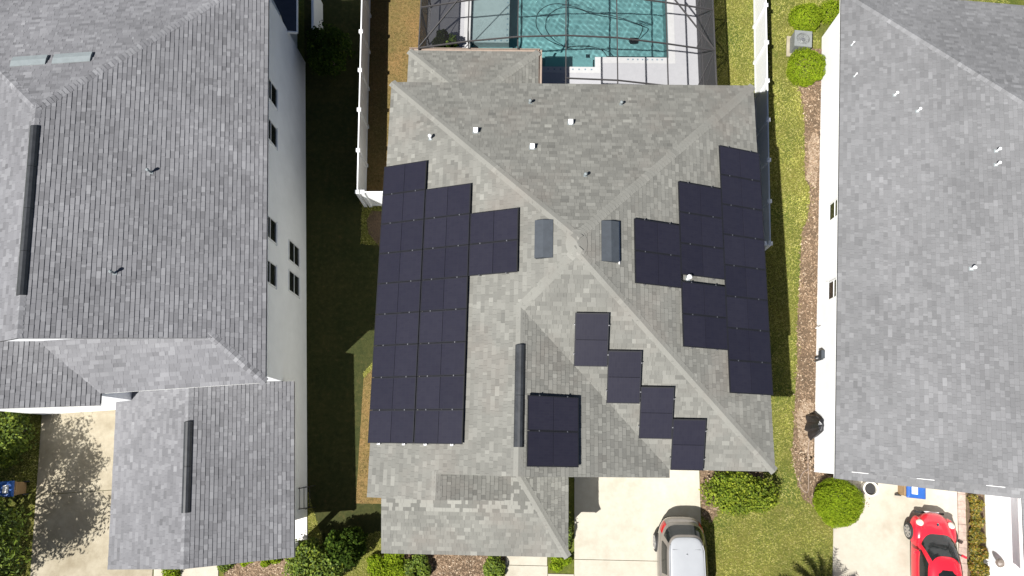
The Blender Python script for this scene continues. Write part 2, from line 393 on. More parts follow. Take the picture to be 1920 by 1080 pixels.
def fascia(parent, edges, h_=.15, t_=.03, inn=(0, 6), mat='trim_white'):
    for A, B in edges:
        A = Vector(A); B = Vector(B); pp = Vector((-(B - A).y, (B - A).x, 0)).normalized() * .03; mid = (A + B) / 2
        if pp.dot(Vector((inn[0] - mid.x, inn[1] - mid.y, 0))) < 0: pp = -pp
        A += pp; B += pp; MB().beam(A - Vector((0, 0, h_ / 2 + .01)), B - Vector((0, 0, h_ / 2 + .01)), t_, h_).build('fascia_board', mat, parent)

# ------------------------------------------------------------------ ground
def sheet(name, pts, z, mat, kind='structure', parent=None):
    if area2(pts) < 0: pts = list(reversed(pts))
    return MB().poly([(x, y, z) for x, y in pts]).build(name, mat, parent, kind=kind)
def slab(name, pts, z0, z1, mat, kind='structure', parent=None):
    if area2(pts) < 0: pts = list(reversed(pts))
    o = MB().prism([(x, y, z0) for x, y in pts], z1 - z0).build(name, mat, parent, kind=kind); return o
# the lawn is one big sheet with the pool cut out of it
PX0, PX1, PY0, PYS, PY1, PSX = -2.75, 6.3, 17.25, 17.75, 24.4, 2.96
gm = MB()
for a, b, c, d in ((-300, -300, 300, PY0), (-300, PY1, 300, 300), (-300, PY0, PX0, PY1), (PX1, PY0, 300, PY1), (PSX, PY0, PX1, PYS)):
    gm.poly([(a, b, 0), (c, b, 0), (c, d, 0), (a, d, 0)])
ground = gm.build('lawn', 'lawn', None, kind='structure')
LR, LO = R(4.8), (-8.63, 2.21)
RR, RO = R(-5.0), (11.26, -.59)
L = lambda p, q: fr(LR, LO, p, q)
Rt = lambda p, q: fr(RR, RO, p, q)
DRY = [(-7.35, 10.6), (-4.75, 10.6), (-4.75, 24), (-7.65, 24)]
DRY2 = [(-6.7, -2.0), (-4.6, -2.0), (-4.6, 4.2), (-5.9, 3.9), (-6.7, 3.0)]
MULR = [Rt(-.5, 1.0), Rt(.5, .1), Rt(.5, 19.0), Rt(-.95, 18.9), Rt(-.62, 17.2), Rt(-.34, 15.6), Rt(-.30, 14.0), Rt(-.26, 12.7), Rt(-.05, 12.3), Rt(-.02, 11.6), Rt(-.15, 10.7), Rt(-.34, 10.2), Rt(-.38, 8.5), Rt(-.44, 6), Rt(-.40, 4.4), Rt(-.46, 3)]
MULR2 = [Rt(-.05, -.9), Rt(.9, -1.4), Rt(2.6, -.9), Rt(2.6, .2), Rt(.3, 1.0), Rt(-.6, 1.05), Rt(-.3, -.2)]
MULC = [(-4.0, -5.5), (-.66, -5.5), (-.66, -3.2), (-4.6, -3.2), (-4.9, -3.9)]
MULC2 = [(7.08, -2.2), (7.5, -2.45), (7.75, -1.9), (8.0, -1.2), (9.6, -.9), (9.6, -.2), (7.08, -.2)]
MULL = [L(-3.6, -6.9), L(-.6, -6.9), L(-.3, -5.8), L(-3.6, -5.8)]
MULH = [Rt(6.34, -12), Rt(7.06, -12), Rt(7.06, .1), Rt(6.34, .1)]
MULS = [(-6.9, 9.3), (-6.4, 8.7), (-5.6, 8.8), (-4.8, 8.3), (-4.8, 10.2), (-6.8, 10.3), (-7.0, 9.9)]
SHADE_SOIL = [L(-.42, -3.6), L(.3, -5.9), L(2.9, -5.4), L(2.5, -3.5), L(2.25, -.5), (-6.75, 3.2), (-6.2, 3.9), (-4.7, 4.4), (-4.7, 8.6), (-7.2, 8.8), (-7.25, 11), (-7.7, 21), L(-.42, 19)]
sheet('shade_soil_strip', SHADE_SOIL, .003, 'shade_soil')  # brown soil, coloured extra dark to deepen the shade between the houses
sheet('dry_lawn', DRY, .006, 'dry_lawn'); sheet('dry_lawn', DRY2, .006, 'dry_lawn')
for n_, pts in (('mulch_bed', MULR), ('mulch_bed', MULR2), ('mulch_bed', MULC), ('mulch_bed', MULC2), ('mulch_bed', MULL), ('mulch_bed', MULH), ('mulch_bed', MULS)): sheet(n_, pts, .010, 'mulch_soil')
sheet('sandy_patch', [Rt(-.25, 12.6), Rt(.2, 12.3), Rt(.34, 13.4), Rt(.3, 14.7), Rt(.05, 14.9), Rt(-.2, 14.2), Rt(-.1, 13.4)], .014, 'sandy_soil')
sheet('sandy_patch', [Rt(-.2, 1.0), Rt(.3, .8), Rt(.3, 2.9), Rt(-.1, 3.1), Rt(-.4, 2.4)], .014, 'sandy_soil')
# driveways and paths, slabs with open joints
for x0, x1, y0, y1 in ((2.05, 7.05, -3.93, .3), (2.05, 7.05, -8.2, -3.95), (2.05, 7.05, -20, -8.22)): slab('driveway', [(x0, y0), (x1, y0), (x1, y1), (x0, y1)], -.1, .035, 'concrete_drive')
for x0, x1, y0, y1 in ((-.65, .98, -4.2, -2.6), (-.65, 1.0, -5.6, -4.22), (1.02, 2.03, -5.6, -4.5)): slab('footpath', [(x0, y0), (x1, y0), (x1, y1), (x0, y1)], -.1, .035, 'concrete_drive')
for q0, q1 in ((-4.4, .5), (-9.5, -4.42), (-18, -9.52)): slab('driveway', [Rt(1.15, q0), Rt(5.98, q0), Rt(5.98, q1), Rt(1.15, q1)], -.1, .035, 'concrete_drive')
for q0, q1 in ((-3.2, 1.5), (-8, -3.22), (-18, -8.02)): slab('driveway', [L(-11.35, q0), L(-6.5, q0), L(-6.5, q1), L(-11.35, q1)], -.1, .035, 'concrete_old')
slab('footpath', [L(-6.45, -9), L(-5.98, -9), L(-5.98, -5.0), L(-6.45, -5.0)], -.1, .032, 'concrete_drive')
slab('footpath', [L(-5.4, -9), L(-3.9, -9), L(-3.9, -5.0), L(-5.4, -5.0)], -.1, .034, 'concrete_drive')
slab('porch_slab', [L(-3.9, -5.75), L(-.38, -5.75), L(-.38, -4.7), L(-3.9, -4.7)], -.1, .06, 'concrete_pale')
slab('entry_walk', [Rt(6.95, -8), Rt(9.5, -8), Rt(9.5, -2.3), Rt(6.95, -2.3)], -.1, .04, 'concrete_pale')
pv = slab('paver_edging', [Rt(5.98, -12), Rt(6.32, -12), Rt(6.32, .3), Rt(5.98, .3)], -.1, .02, 'mulch_soil')
pm = MB().box((0, 0, 0), (.30, .285, .045)).mesh('paver', 'paver')
rp = random.Random(4)
for k in range(42):
    o = link('paver', pm, pv); x, y = Rt(6.0 + rp.uniform(-.008, .008), -12 + .292 * k); o.location = (x, y, .004 + rp.uniform(0, .008)); o.rotation_euler = (0, 0, RR + rp.uniform(-.02, .02))
# loose ground cover: grass blades, mulch chips
def inside(x, y, poly):
    c = False
    for i in range(len(poly)):
        (ax, ay), (bx, by) = poly[i - 1], poly[i]
        if (ay > y) != (by > y) and x < (bx - ax) * (y - ay) / (by - ay) + ax: c = not c
    return c
HARD = [[(2.05, -20), (7.05, -20), (7.05, .3), (2.05, .3)], [(-.65, -5.6), (2.05, -5.6), (2.05, -2.6), (-.65, -2.6)], [Rt(1.15, -18), Rt(6.4, -18), Rt(6.4, .5), Rt(1.15, .5)],
        [L(-11.35, -18), L(-6.5, -18), L(-6.5, 1.5), L(-11.35, 1.5)], [L(-3.9, -5.75), L(-.38, -5.75), L(-.38, -4.7), L(-3.9, -4.7)], [L(-6.45, -9), L(-3.9, -9), L(-3.9, -5), L(-6.45, -5)],
        [(-4.7, 12), (7.7, 12), (7.7, 25), (-4.7, 25)], [Rt(.3, 0), Rt(15, 0), Rt(15, 20), Rt(.3, 20)], [L(-13, .3), L(-.38, .3), L(-.38, 15.3), L(-13, 15.3)], [(-4.6, -1), (7.65, -1), (7.65, 12.7), (-4.6, 12.7)]]
BEDS = [MULR, MULR2, MULC, MULC2, MULL, MULS, MULH]; DRYS = [DRY, DRY2]
rg = random.Random(11)
def blades(name, label, n, rects, test, mat, h0, h1):
    m = MB(); tot = sum((c - a) * (d - b) for a, b, c, d in rects)
    for a, b, c, d in rects:
        for _ in range(int(n * (c - a) * (d - b) / tot)):
            x, y = rg.uniform(a, c), rg.uniform(b, d)
            if not test(x, y): continue
            tn = rg.random()
            for k in range(3):
                an = rg.uniform(0, 6.28); l_ = rg.uniform(h0, h1); w_ = .010; px, py = -math.sin(an) * w_, math.cos(an) * w_; ox, oy = x + rg.uniform(-.03, .03), y + rg.uniform(-.03, .03)
                ex, ey = ox + math.cos(an) * l_ * .75, oy + math.sin(an) * l_ * .75
                m.poly([(ox - px, oy - py, .002), (ox + px, oy + py, .002), (ex, ey, l_ * .75)], min(1, max(0, tn + rg.uniform(-.2, .2))))
    tag(m.build(name, mat, None, kind='stuff'), label, 'grass')
hard = lambda x, y: any(inside(x, y, p) for p in HARD)
bed = lambda x, y: any(inside(x + rg.gauss(0, .09), y + rg.gauss(0, .09), p) for p in BEDS)
dry = lambda x, y: any(inside(x, y, p) for p in DRYS)
blades('grass', 'short yellow-green lawn grass between the houses', 140000, [(7.0, -6, 13.2, 21.5), (-10.2, -5, -4.2, 21), (-22, -6, -19.3, 2), (13, 19.6, 22, 22)], lambda x, y: not (hard(x, y) or bed(x, y) or dry(x, y) or (inside(x, y, SHADE_SOIL) and rg.random() < 2)), 'grass_blade', .035, .07)
blades('dry_grass', 'patchy tan dry grass beside the pool cage and centre house', 12000, [(-7.6, 10.6, -4.7, 21), (-6.7, -2, -4.6, 4.9)], dry, 'dry_blade', .03, .06)
def chips(label, n, poly, seed):
    r = random.Random(seed); xs = [p[0] for p in poly]; ys = [p[1] for p in poly]; m = MB(); k = 0
    while k < n:
        x, y = r.uniform(min(xs), max(xs)), r.uniform(min(ys), max(ys)); k += 1
        if not inside(x + r.gauss(0, .05), y + r.gauss(0, .05), poly): continue
        an, l_, w_ = r.uniform(0, 6.28), r.uniform(.02, .055), r.uniform(.008, .02); tx, ty = r.uniform(-.25, .25), r.uniform(-.25, .25)
        c, s = math.cos(an), math.sin(an); z = .016 + r.uniform(0, .02)
        m.poly([(x + c * a * l_ - s * b * w_, y + s * a * l_ + c * b * w_, z + a * l_ * tx + b * w_ * ty) for a, b in ((-1, -1), (1, -1), (1, 1), (-1, 1))], r.random() ** .8)
    tag(m.build('mulch', 'mulch_chip', None, kind='stuff'), label, 'mulch')
chips('brown bark mulch along the white wall of the right house', 16000, MULR, 1); chips('bark mulch around the clipped round shrub by the right driveway', 2600, MULR2, 2)
chips('pinkish bark mulch in front of the centre porch', 4500, MULC, 3); chips('bark mulch beside the broad shrub and driveway', 2200, MULC2, 5); chips('bark mulch in front of the left garage', 6000, MULL, 6)

# ------------------------------------------------------------------ centre house
S = 5 / 12
ctr = thing('house', 'house with grey-green hip roof covered in black solar panels, in the middle', 'house', (0, 0, 0))
def streak(x, y, tn, r):
    # bleached and stained courses where the gable above drips on the porch roof
    if -1.98 < y < -1.35 and x < .35 or (-.5 < x < .45 and y < -.6 and y > -1.98): return .80 if r.random() < .6 else .22
    return tn
pw = Plane(S, 0, 6.25 + 5 * S, [[(-5, -.61), (-.16, -.61), (-.16, 4.49), (-5, 4.49)], [(-5, 4.49), (-.16, 4.49), (1.525, 6.17), (1.525, 6.6), (-5, 13.13)], [(-5, -1.4), (-2.7, -1.4), (-2.7, -.61), (-5, -.61)]])
pe = Plane(-S, 0, 6.25 + 8.05 * S, [[(8.05, -.35), (8.05, 13.13), (1.525, 6.6), (1.525, 6.17)]])
pn = Plane(0, -S, 6.25 + 13.13 * S, [[(-5, 13.13), (1.525, 6.6), (8.05, 13.13)]])
ps = Plane(0, S, 6.25 + .35 * S, [[(4.68, -.35), (8.05, -.35), (1.525, 6.17), (-.16, 4.49)]])
pwe = Plane(-S, 0, 6.25 + 4.68 * S, [[(-.16, -.61), (4.68, -.61), (4.68, -.35), (-.16, 4.49)]])
psg = Plane(-S, 0, 6.25 - .4 * S, [[(-2.7, -1.4), (-.4, -1.4), (-.4, -.61), (-2.7, -.61)]])
KF = .30; KE = KF * 2.79 / 1.75
ppf = Plane(0, KF, 3.0 + 3.5 * KF, [[(-5.03, -3.5), (1.63, -3.5), (-.12, -.71), (-5.03, -.71)]], streak)
ppe = Plane(-KE, 0, 3.0 + 1.63 * KE, [[(1.63, -3.5), (1.63, -.2), (-.12, -.2), (-.12, -.71)]], lambda x, y, tn, r: (.78 if r.random() < .5 else .3) if (x < .62 and y > -1.6) else tn)
KL = .38
pln = Plane(0, -KL, 2.9 + 16.35 * KL, [[(-5.03, 16.35), (-2.335, 13.655), (.36, 16.35)]])
plw = Plane(KL, 0, 2.9 + 5.03 * KL, [[(-5.03, 12.8), (-2.335, 12.8), (-2.335, 13.655), (-5.03, 16.35)]])
ple = Plane(-KL, 0, 2.9 + .36 * KL, [[(.36, 12.8), (.36, 16.35), (-2.335, 13.655), (-2.335, 12.8)]])
roof_c = shingle_roof(ctr, [pw, pe, pn, ps, pwe, psg, ppf, ppe, pln, plw, ple], 'shingle_center', 21, contrast=.5)
AP1, AP2 = pn.P(1.525, 6.6), ps.P(1.525, 6.17)
ct = (.68, .04); ck = dict(lift=.02)
caps(roof_c, pn.P(-5, 13.13), AP1, pn.Nn, pw.Nn, 'shingle_center', 1, tone=ct, **ck); caps(roof_c, pn.P(8.05, 13.13), AP1, pn.Nn, pe.Nn, 'shingle_center', 2, tone=ct, **ck)
caps(roof_c, ps.P(8.05, -.35), AP2, ps.Nn, pe.Nn, 'shingle_center', 3, tone=ct, **ck); caps(roof_c, ps.P(-.16, 4.49), AP2, ps.Nn, pw.Nn, 'shingle_center', 4, tone=ct, **ck)
caps(roof_c, AP2, AP1, pw.Nn, pe.Nn, 'shingle_center', 5, tone=ct, **ck)
RZ = pw.z(-.16, 0)
caps(roof_c, (-.16, -.61, RZ), (-.16, .24, RZ), pw.Nn, pwe.Nn, 'shingle_center', 6, tone=ct, **ck); caps(roof_c, (-.16, 3.32, RZ), (-.16, 4.49, RZ), pw.Nn, pwe.Nn, 'shingle_center', 7, tone=ct, **ck)
caps(roof_c, (-2.7, -1.4, pw.z(-2.7, 0)), (-2.7, -.61, pw.z(-2.7, 0)), pw.Nn, psg.Nn, 'shingle_center', 8, tone=ct, **ck)
caps(roof_c, ppf.P(1.63, -3.5), ppf.P(-.12, -.71), ppf.Nn, ppe.Nn, 'shingle_center', 9, tone=ct, **ck)
caps(roof_c, pln.P(-5.03, 16.35), pln.P(-2.335, 13.655), pln.Nn, plw.Nn, 'shingle_center', 10, tone=ct, single=False, **ck); caps(roof_c, pln.P(.36, 16.35), pln.P(-2.335, 13.655), pln.Nn, ple.Nn, 'shingle_center', 12, tone=ct, single=False, **ck)
apx = MB(); cxy = (1.525, 6.385); ctop = Vector((*cxy, AP1.z + .05)); fanp = []
for k in range(16):
    a = k * math.pi / 8; x, y = cxy[0] + .34 * math.cos(a), cxy[1] + .46 * math.sin(a); fanp.append(Vector((x, y, min(pw.z(x, y), pe.z(x, y), pn.z(x, y), ps.z(x, y)) + .03)))
for k in range(16): apx.poly([fanp[k], fanp[(k + 1) % 16], ctop], .68)
apx.build('apex_cap', 'shingle_center', roof_c)
ridge_vent(ctr, (-.16, .24, RZ), (-.16, 3.32, RZ))
for x0, x1, y0, y1, z1 in ((-4.6, 7.65, .05, 12.75, 6.16), (-4.6, 4.3, -.2, .05, 6.16), (-4.6, -.8, -1.0, -.2, 6.16)): wall_box(ctr, (x0, y0, 0), (x1, y1, z1), 'stucco_grey')
wall_box(ctr, (-4.6, -2.7, 0), (-.7, -1.0, 2.92), 'stucco_grey')
g = MB().poly([(-4.6, -.198, 6.16), (4.28, -.198, 6.16), (-.16, -.198, 8.05)]); g.build('gable_wall', 'stucco_grey', ctr)
g = MB().poly([(-4.6, -.998, 6.16), (-.8, -.998, 6.16), (-2.7, -.998, 6.98)]); g.build('gable_wall', 'stucco_grey', ctr)
gd = MB()
for k in range(4): gd.box((2.35, .0, .04 + .56 * k), (6.9, .045, .585 + .56 * k))
gd.build('garage_door', 'trim_white', ctr)
for x, y in ((1.2, -3.1), (-4.75, 16.1), (.1, 16.1)): MB().box((x - .1, y - .1, 0), (x + .1, y + .1, 2.85)).build('porch_post', 'trim_white', ctr)
z_ = 6.25
fascia(ctr, [((-5, -1.4, z_), (-5, 13.13, z_)), ((8.05, -.35, z_), (8.05, 13.13, z_)), ((-5, 13.13, z_), (8.05, 13.13, z_)), ((4.75, -.35, z_), (8.05, -.35, z_)),
             ((-5.03, -3.5, 3.0), (1.63, -3.5, 3.0)), ((1.63, -3.5, 3.0), (1.63, -.2, 3.0)), ((-5.03, 12.9, 2.9), (-5.03, 16.35, 2.9))])
for A, B in (((-5.03, 16.42, 2.86), (.42, 16.42, 2.86)), ((.43, 16.48, 2.86), (.43, 13.0, 2.86))):
    A = Vector(A); B = Vector(B); gt = MB(); d = (B - A).normalized(); X = d.cross(Vector((0, 0, 1)))
    for off, hh in ((-.065, .1), (.065, .1)): gt.beam(A + X * off, B + X * off, .02, hh)
    gt.beam(A - Vector((0, 0, .05)), B - Vector((0, 0, .05)), .13, .012); gt.build('gutter', 'gutter_tan', ctr)
def flue(house, pl, x, y, r, h_, mat, name='vent_pipe', hood=True):
    b = pl.P(x, y)
    o = MB().tube([b - Vector((0, 0, .05)), b + Vector((0, 0, h_))], r, 12).build(name, mat, house, smooth=False)
    fl = MB(); W_ = r * 1.7
    q = [pl.P(x, y, .026) + pl.U * (W_ * i) + pl.V * (W_ * j) for i, j in ((-1, -1), (1, -1), (1, 1), (-1, 1))]
    fl.prism([tuple(p) for p in q], -.006); fl.build('flashing', 'vent_pale', o)
    if hood: MB().lathe([(r * 1.5, 0), (r * 1.55, .05), (r * .6, .09)], (b.x, b.y, b.z + h_ - .02), 14).build('hood', mat, o)
    return o
def box_vent(house, pl, x, y, s_=.13, h_=.15):
    c = pl.P(x, y); m = MB(); b = [pl.P(x, y, -.01) + pl.U * (s_ / 2 * i) + pl.V * (s_ / 2 * j) for i, j in ((-1, -1), (1, -1), (1, 1), (-1, 1))]
    t_ = [p + Vector((0, 0, h_)) + (c - p) * .12 for p in b]
    m.rings([b, t_]); m.poly(t_); o = m.build('exhaust_vent', 'pipe_white', house)
    f_ = MB().prism([tuple(pl.P(x, y, .026) + pl.U * (s_ * .8 * i) + pl.V * (s_ * .8 * j)) for i, j in ((-1, -1), (1, -1), (1, 1), (-1, 1))], -.006); f_.build('flashing', 'vent_pale', o)
    MB().beam(c + Vector((0, 0, h_ + .02)) - pl.U * s_ * .6, c + Vector((0, 0, h_ + .02)) + pl.U * s_ * .6, s_ * 1.2, .03).build('hood', 'pipe_white', o)
for x, y in ((-1.81, 10.79), (1.44, 11.22), (.13, 10.1)): box_vent(ctr, pn, x, y)
for x, y in ((.04, 12.16), (3.24, 12.13), (1.87, 8.93)): flue(ctr, pn, x, y, .035, .2, 'vent_pale')
flue(ctr, pw, -3.39, 10.65, .04, .25, 'pipe_white')
flue(ctr, pe, 5.2, 5.66, .05, .32, 'pipe_white')
def offridge(house, pl, pts, h_, mat):
    """low hooded vent over a plan rectangle: lower edge open"""
    m = MB(); lo = [pl.P(x, y, .02) for x, y in pts]      # order: low a, low b, high b, high a
    hi = [pl.P(*pts[0], h_), pl.P(*pts[1], h_), pl.P(*pts[2], .05), pl.P(*pts[3], .05)]
    mid = [pl.P(*[(a + b) / 2 for a, b in zip(pts[0], pts[3])], h_ * .98), pl.P(*[(a + b) / 2 for a, b in zip(pts[1], pts[2])], h_ * .98)]
    m.poly([hi[0], hi[1], mid[1], mid[0]]); m.poly([mid[0], mid[1], hi[2], hi[3]])
    m.poly([lo[0], hi[0], mid[0], hi[3], lo[3]]); m.poly([lo[1], lo[2], hi[2], mid[1], hi[1]]); m.poly([lo[3], hi[3], hi[2], lo[2]])
    o = m.build('roof_vent', mat, house)
    d = (pl.P(*pts[0]) - pl.P(*pts[3])).normalized()
    MB().poly([lo[0] - d * .03, lo[1] - d * .03, hi[1] - d * .03, hi[0] - d * .03]).build('louver', 'vent_black', o)
    return o
offridge(ctr, pw, [(.30, 5.98), (.30, 7.2), (.82, 7.2), (.82, 5.98)], .17, 'vent_grey')
ov = offridge(ctr, pe, [(2.80, 7.2), (2.80, 5.9), (2.3, 5.9), (2.3, 7.2)], .17, 'vent_grey')
MB().beam(pe.P(2.86, 5.86, .05), pe.P(2.86, 7.24, .05), .035, .05).build('drip_rail', 'pipe_white', ov)

# ------------------------------------------------------------------ solar panels
PW, PL_ = 1.045, 1.70
fm = MB()
for a, b in (((0, 0, 0), (PL_, .03, .04)), ((0, PW - .03, 0), (PL_, PW, .04)), ((0, .03, 0), (.03, PW - .03, .04)), ((PL_ - .03, .03, 0), (PL_, PW - .03, .04))): fm.box(a, b)
fm = fm.mesh('panel_frame', 'panel_frame')
gms = [MB().box((.03, .03, .012), (PL_ / 2 - .006, PW - .03, .036)).mesh('cell_sheet', 'solar_cells'), MB().box((PL_ / 2 + .006, .03, .012), (PL_ - .03, PW - .03, .036)).mesh('cell_sheet', 'solar_cells')]
cm_ = MB().box((-.015, -.02, .02), (.015, .02, .046)).mesh('clamp', 'clamp_metal')
rl = MB().box((-.02, -.01, -.09), (.02, PW + .02, -.005)).mesh('mounting_rail', 'clamp_metal')
def solar_panel(pl, O, X, Y, label, group, jitter):
    o = thing('solar_panel', label, 'solar panel', (0, 0, 0), 0, group)
    X = X.normalized(); Y = Y.normalized(); Z = X.cross(Y)
    if Z.z < 0: Z = -Z
    o.matrix_world = Matrix(((X.x, Y.x, Z.x, O.x), (X.y, Y.y, Z.y, O.y), (X.z, Y.z, Z.z, O.z), (0, 0, 0, 1)))
    link('frame', fm, o)
    for g_ in gms: link('cell_sheet', g_, o)
    for x in (.38, PL_ - .38): link('clamp', cm_, o, None, (x, -.006, 0)); link('mounting_rail', rl, o, None, (x, 0, 0))
    return o
ORD = ['first', 'second', 'third', 'fourth', 'fifth', 'sixth', 'seventh', 'eighth', 'ninth']
GRP = 'solar panels on the centre roof'
HP = .125
def panel_rows(pl, xlow, xdir, ytop_list, text):
    n = len(ytop_list)
    for k, yt in enumerate(ytop_list):
        O = pl.P(xlow, yt - PW if xdir > 0 else yt, HP)
        X = pl.P(xlow + xdir, yt) - pl.P(xlow, yt)
        Y = Vector((0, 1 if xdir > 0 else -1, 0))
        sp_ = solar_panel(pl, O, X, Y, 'solar panel in %s, %s from the pool end' % (text, ORD[k]) if k < n - 1 or n < 3 else 'solar panel in %s, last at the street end' % text, GRP, 0)
        if xdir > 0 and k == n - 1 and n > 3:
            for x in (.38, PL_ - .38): link('end_bracket', eb, sp_, None, (x, 0, 0))
eb = MB().box((-.05, -.05, -.04), (.05, .0, .0)).mesh('end_bracket', 'pipe_white')
ry = [9.80 - 1.057 * k for k in range(9)]
panel_rows(pw, -4.99, 1, ry, 'outer column along the left eave'); panel_rows(pw, -3.395, 1, ry[1:], 'middle column of the left roof slope'); panel_rows(pw, -1.80, 1, ry[2:4], 'inner pair of the left slope')
panel_rows(pe, 8.02, -1, [10.47 - 1.052 * k for k in range(8)], 'outer column along the right eave')
panel_rows(pe, 6.455, -1, [8.9 - 1.052 * k for k in range(3)], 'upper three of the middle right column'); panel_rows(pe, 6.455, -1, [5.52 - 1.052 * k for k in range(2)], 'lower two of the middle right column')
panel_rows(pe, 4.89, -1, [7.39, 6.338], 'inner pair of the right roof slope')
for k, (x, y) in enumerate(((1.52, 2.81), (2.575, 1.72), (3.635, .66), (4.685, -.30))):
    solar_panel(ps, ps.P(x + 1.045, y, HP), ps.V, -ps.U if ps.U.x > 0 else ps.U, 'upright black solar panel, %s step of the four stepping down towards the driveway' % ORD[k], GRP, 0)
for k, y in enumerate((1.78, .725)):
    solar_panel(pwe, pwe.P(1.61, y, HP), pwe.P(0, 0) - pwe.P(1, 0), Vector((0, -1, 0)), 'black solar panel, %s of the lone pair beside the dark ridge vent' % ('upper', 'lower')[k], GRP, 0)

# ------------------------------------------------------------------ left house
lh = thing('house', 'tall white house with grey shingle roof and street-end garage, on the left', 'house', (*LO, 0), LR)
le = Plane(-S, 0, 6.2, [[(-6.58, 1.5), (0, 1.5), (0, 15.63), (-6.58, 9.05)], [(-1.5, 1.5), (0, 0), (0, 1.5)]])
ln = Plane(0, -S, 6.2 + 15.63 * S, [[(0, 15.63), (-13.16, 15.63), (-6.58, 9.05)]])
lw = Plane(S, 0, 6.2 + 13.16 * S, [[(-13.16, 1.5), (-6.58, 1.5), (-6.58, 9.05), (-13.16, 15.63)]])
lsk = Plane(0, S, 6.2, [[(0, 0), (-1.78, 1.78), (-7.28, 1.78), (-5.5, 0)]])
lge = Plane(-S, 0, 6.2 - 5.5 * S, [[(-5.5, -.4), (-5.5, 0), (-7.28, 1.78), (-8.6, 1.78), (-8.6, -.4)]])
lgw = Plane(S, 0, 6.2 + 11.7 * S, [[(-8.6, -.4), (-8.6, 1.78), (-11.7, 1.78), (-11.7, -.4)]])
lae = Plane(-S, 0, 3.1 + .02 * S, [[(-3.3, -5.92), (.02, -5.92), (.02, .33), (-3.3, .33)]])
law = Plane(S, 0, 3.1 + 6.62 * S, [[(-6.62, -5.92), (-3.3, -5.92), (-3.3, .33), (-6.62, .33)]])
roof_l = shingle_roof(lh, [le, ln, lw, lsk, lge, lgw, lae, law], 'shingle_left', 31, contrast=.6, lifts=(.017, .025))
lz = le.z(-6.58, 0); gz = lae.z(-3.3, 0)
ct = (.66, .2); ck = {}
caps(roof_l, ln.P(0, 15.63), ln.P(-6.58, 9.05), ln.Nn, le.Nn, 'shingle_left', 1, tone=ct, **ck); caps(roof_l, ln.P(-13.16, 15.63), ln.P(-6.58, 9.05), ln.Nn, lw.Nn, 'shingle_left', 2, tone=ct, **ck)
caps(roof_l, (-6.58, 1.5, lz), (-6.58, 2.83, lz), le.Nn, lw.Nn, 'shingle_left', 3, tone=ct, **ck); caps(roof_l, (-6.58, 8.41, lz), (-6.58, 9.05, lz), le.Nn, lw.Nn, 'shingle_left', 4, tone=ct, **ck)
caps(roof_l, le.P(0, 0), le.P(-1.6, 1.6), le.Nn, lsk.Nn, 'shingle_left', 5, tone=ct, **ck)
caps(roof_l, (-3.3, -5.92, gz), (-3.3, -4.09, gz), lae.Nn, law.Nn, 'shingle_left', 6, tone=ct, **ck); caps(roof_l, (-3.3, -.99, gz), (-3.3, .33, gz), lae.Nn, law.Nn, 'shingle_left', 7, tone=ct, **ck)
ridge_vent(lh, (-6.58, 2.83, lz), (-6.58, 8.41, lz)); ridge_vent(lh, (-3.3, -4.09, gz), (-3.3, -.99, gz))
wall_box(lh, (-12.8, .35, 0), (-.38, 15.27, 6.1), 'stucco_shade'); wall_box(lh, (-11.3, 0, 0), (-5.9, .35, 6.1)); wall_box(lh, (-6.25, -4.75, 0), (-.38, .35, 3.02), 'stucco_shade')
MB().poly([(-11.3, -.002, 6.1), (-5.9, -.002, 6.1), (-8.6, -.002, 7.2)]).build('gable_wall', 'stucco_white', lh)
MB().poly([(-11.5, 1.76, 6.85), (-1.66, 1.76, 6.85), (-6.58, 1.76, 8.86)]).build('gable_wall', 'stucco_white', lh)
MB().poly([(-6.25, -4.752, 3.02), (-.38, -4.752, 3.02), (-3.3, -4.752, 4.25)]).build('gable_wall', 'stucco_white', lh)
fascia(lh, [((0, 0, 6.2), (0, 15.63, 6.2)), ((0, 15.63, 6.2), (-13.16, 15.63, 6.2)), ((0, 0, 6.2), (-5.5, 0, 6.2)), ((.02, -5.92, 3.1), (.02, .33, 3.1)), ((-6.62, -5.92, 3.1), (-6.62, .33, 3.1)),
            ((-5.5, -.4, 6.2), (-8.6, -.4, lge.z(-8.6, 0))), ((-8.6, -.4, lge.z(-8.6, 0)), (-11.7, -.4, 6.2)), ((.02, -5.92, 3.1), (-3.3, -5.92, gz)), ((-3.3, -5.92, gz), (-6.62, -5.92, 3.1)),
            ], inn=(-3.3, 0.1))
fascia(lh, [((-1.5, 1.5, le.z(-1.5, 0)), (-6.58, 1.5, lz)), ((-6.58, 1.5, lz), (-11.6, 1.5, lw.z(-11.6, 0)))], .10, inn=(-6, 6))
sf = MB()
for a, b in (((-.38, .0, 6.05), (0, 15.6, 6.08)), ((-5.5, .0, 6.05), (-.38, .35, 6.08)), ((-.38, -5.9, 2.96), (.02, .3, 2.99)), ((-6.6, -5.9, 2.96), (-.38, -4.75, 2.99))): sf.box(a, b)
sf.build('soffit', 'trim_white', lh)
for q, z0, z1 in ((11.79, 4.05, 5.45), (10.13, 4.05, 5.45), (6.28, 4.05, 5.45), (4.59, 4.05, 5.45), (6.1, 1.1, 2.5), (4.85, 1.1, 2.5)): window(lh, (-.38, q - .88), (0, 1), (1, 0), .88, z0, z1)
MB().box((-.55, -5.75, 0), (-.38, -5.58, 2.95)).build('porch_post', 'trim_white', lh)
for x, y in ((-3.41, 7.11), (-4.26, 3.6)): flue(lh, le, x, y, .035, .26, 'vent_pale')
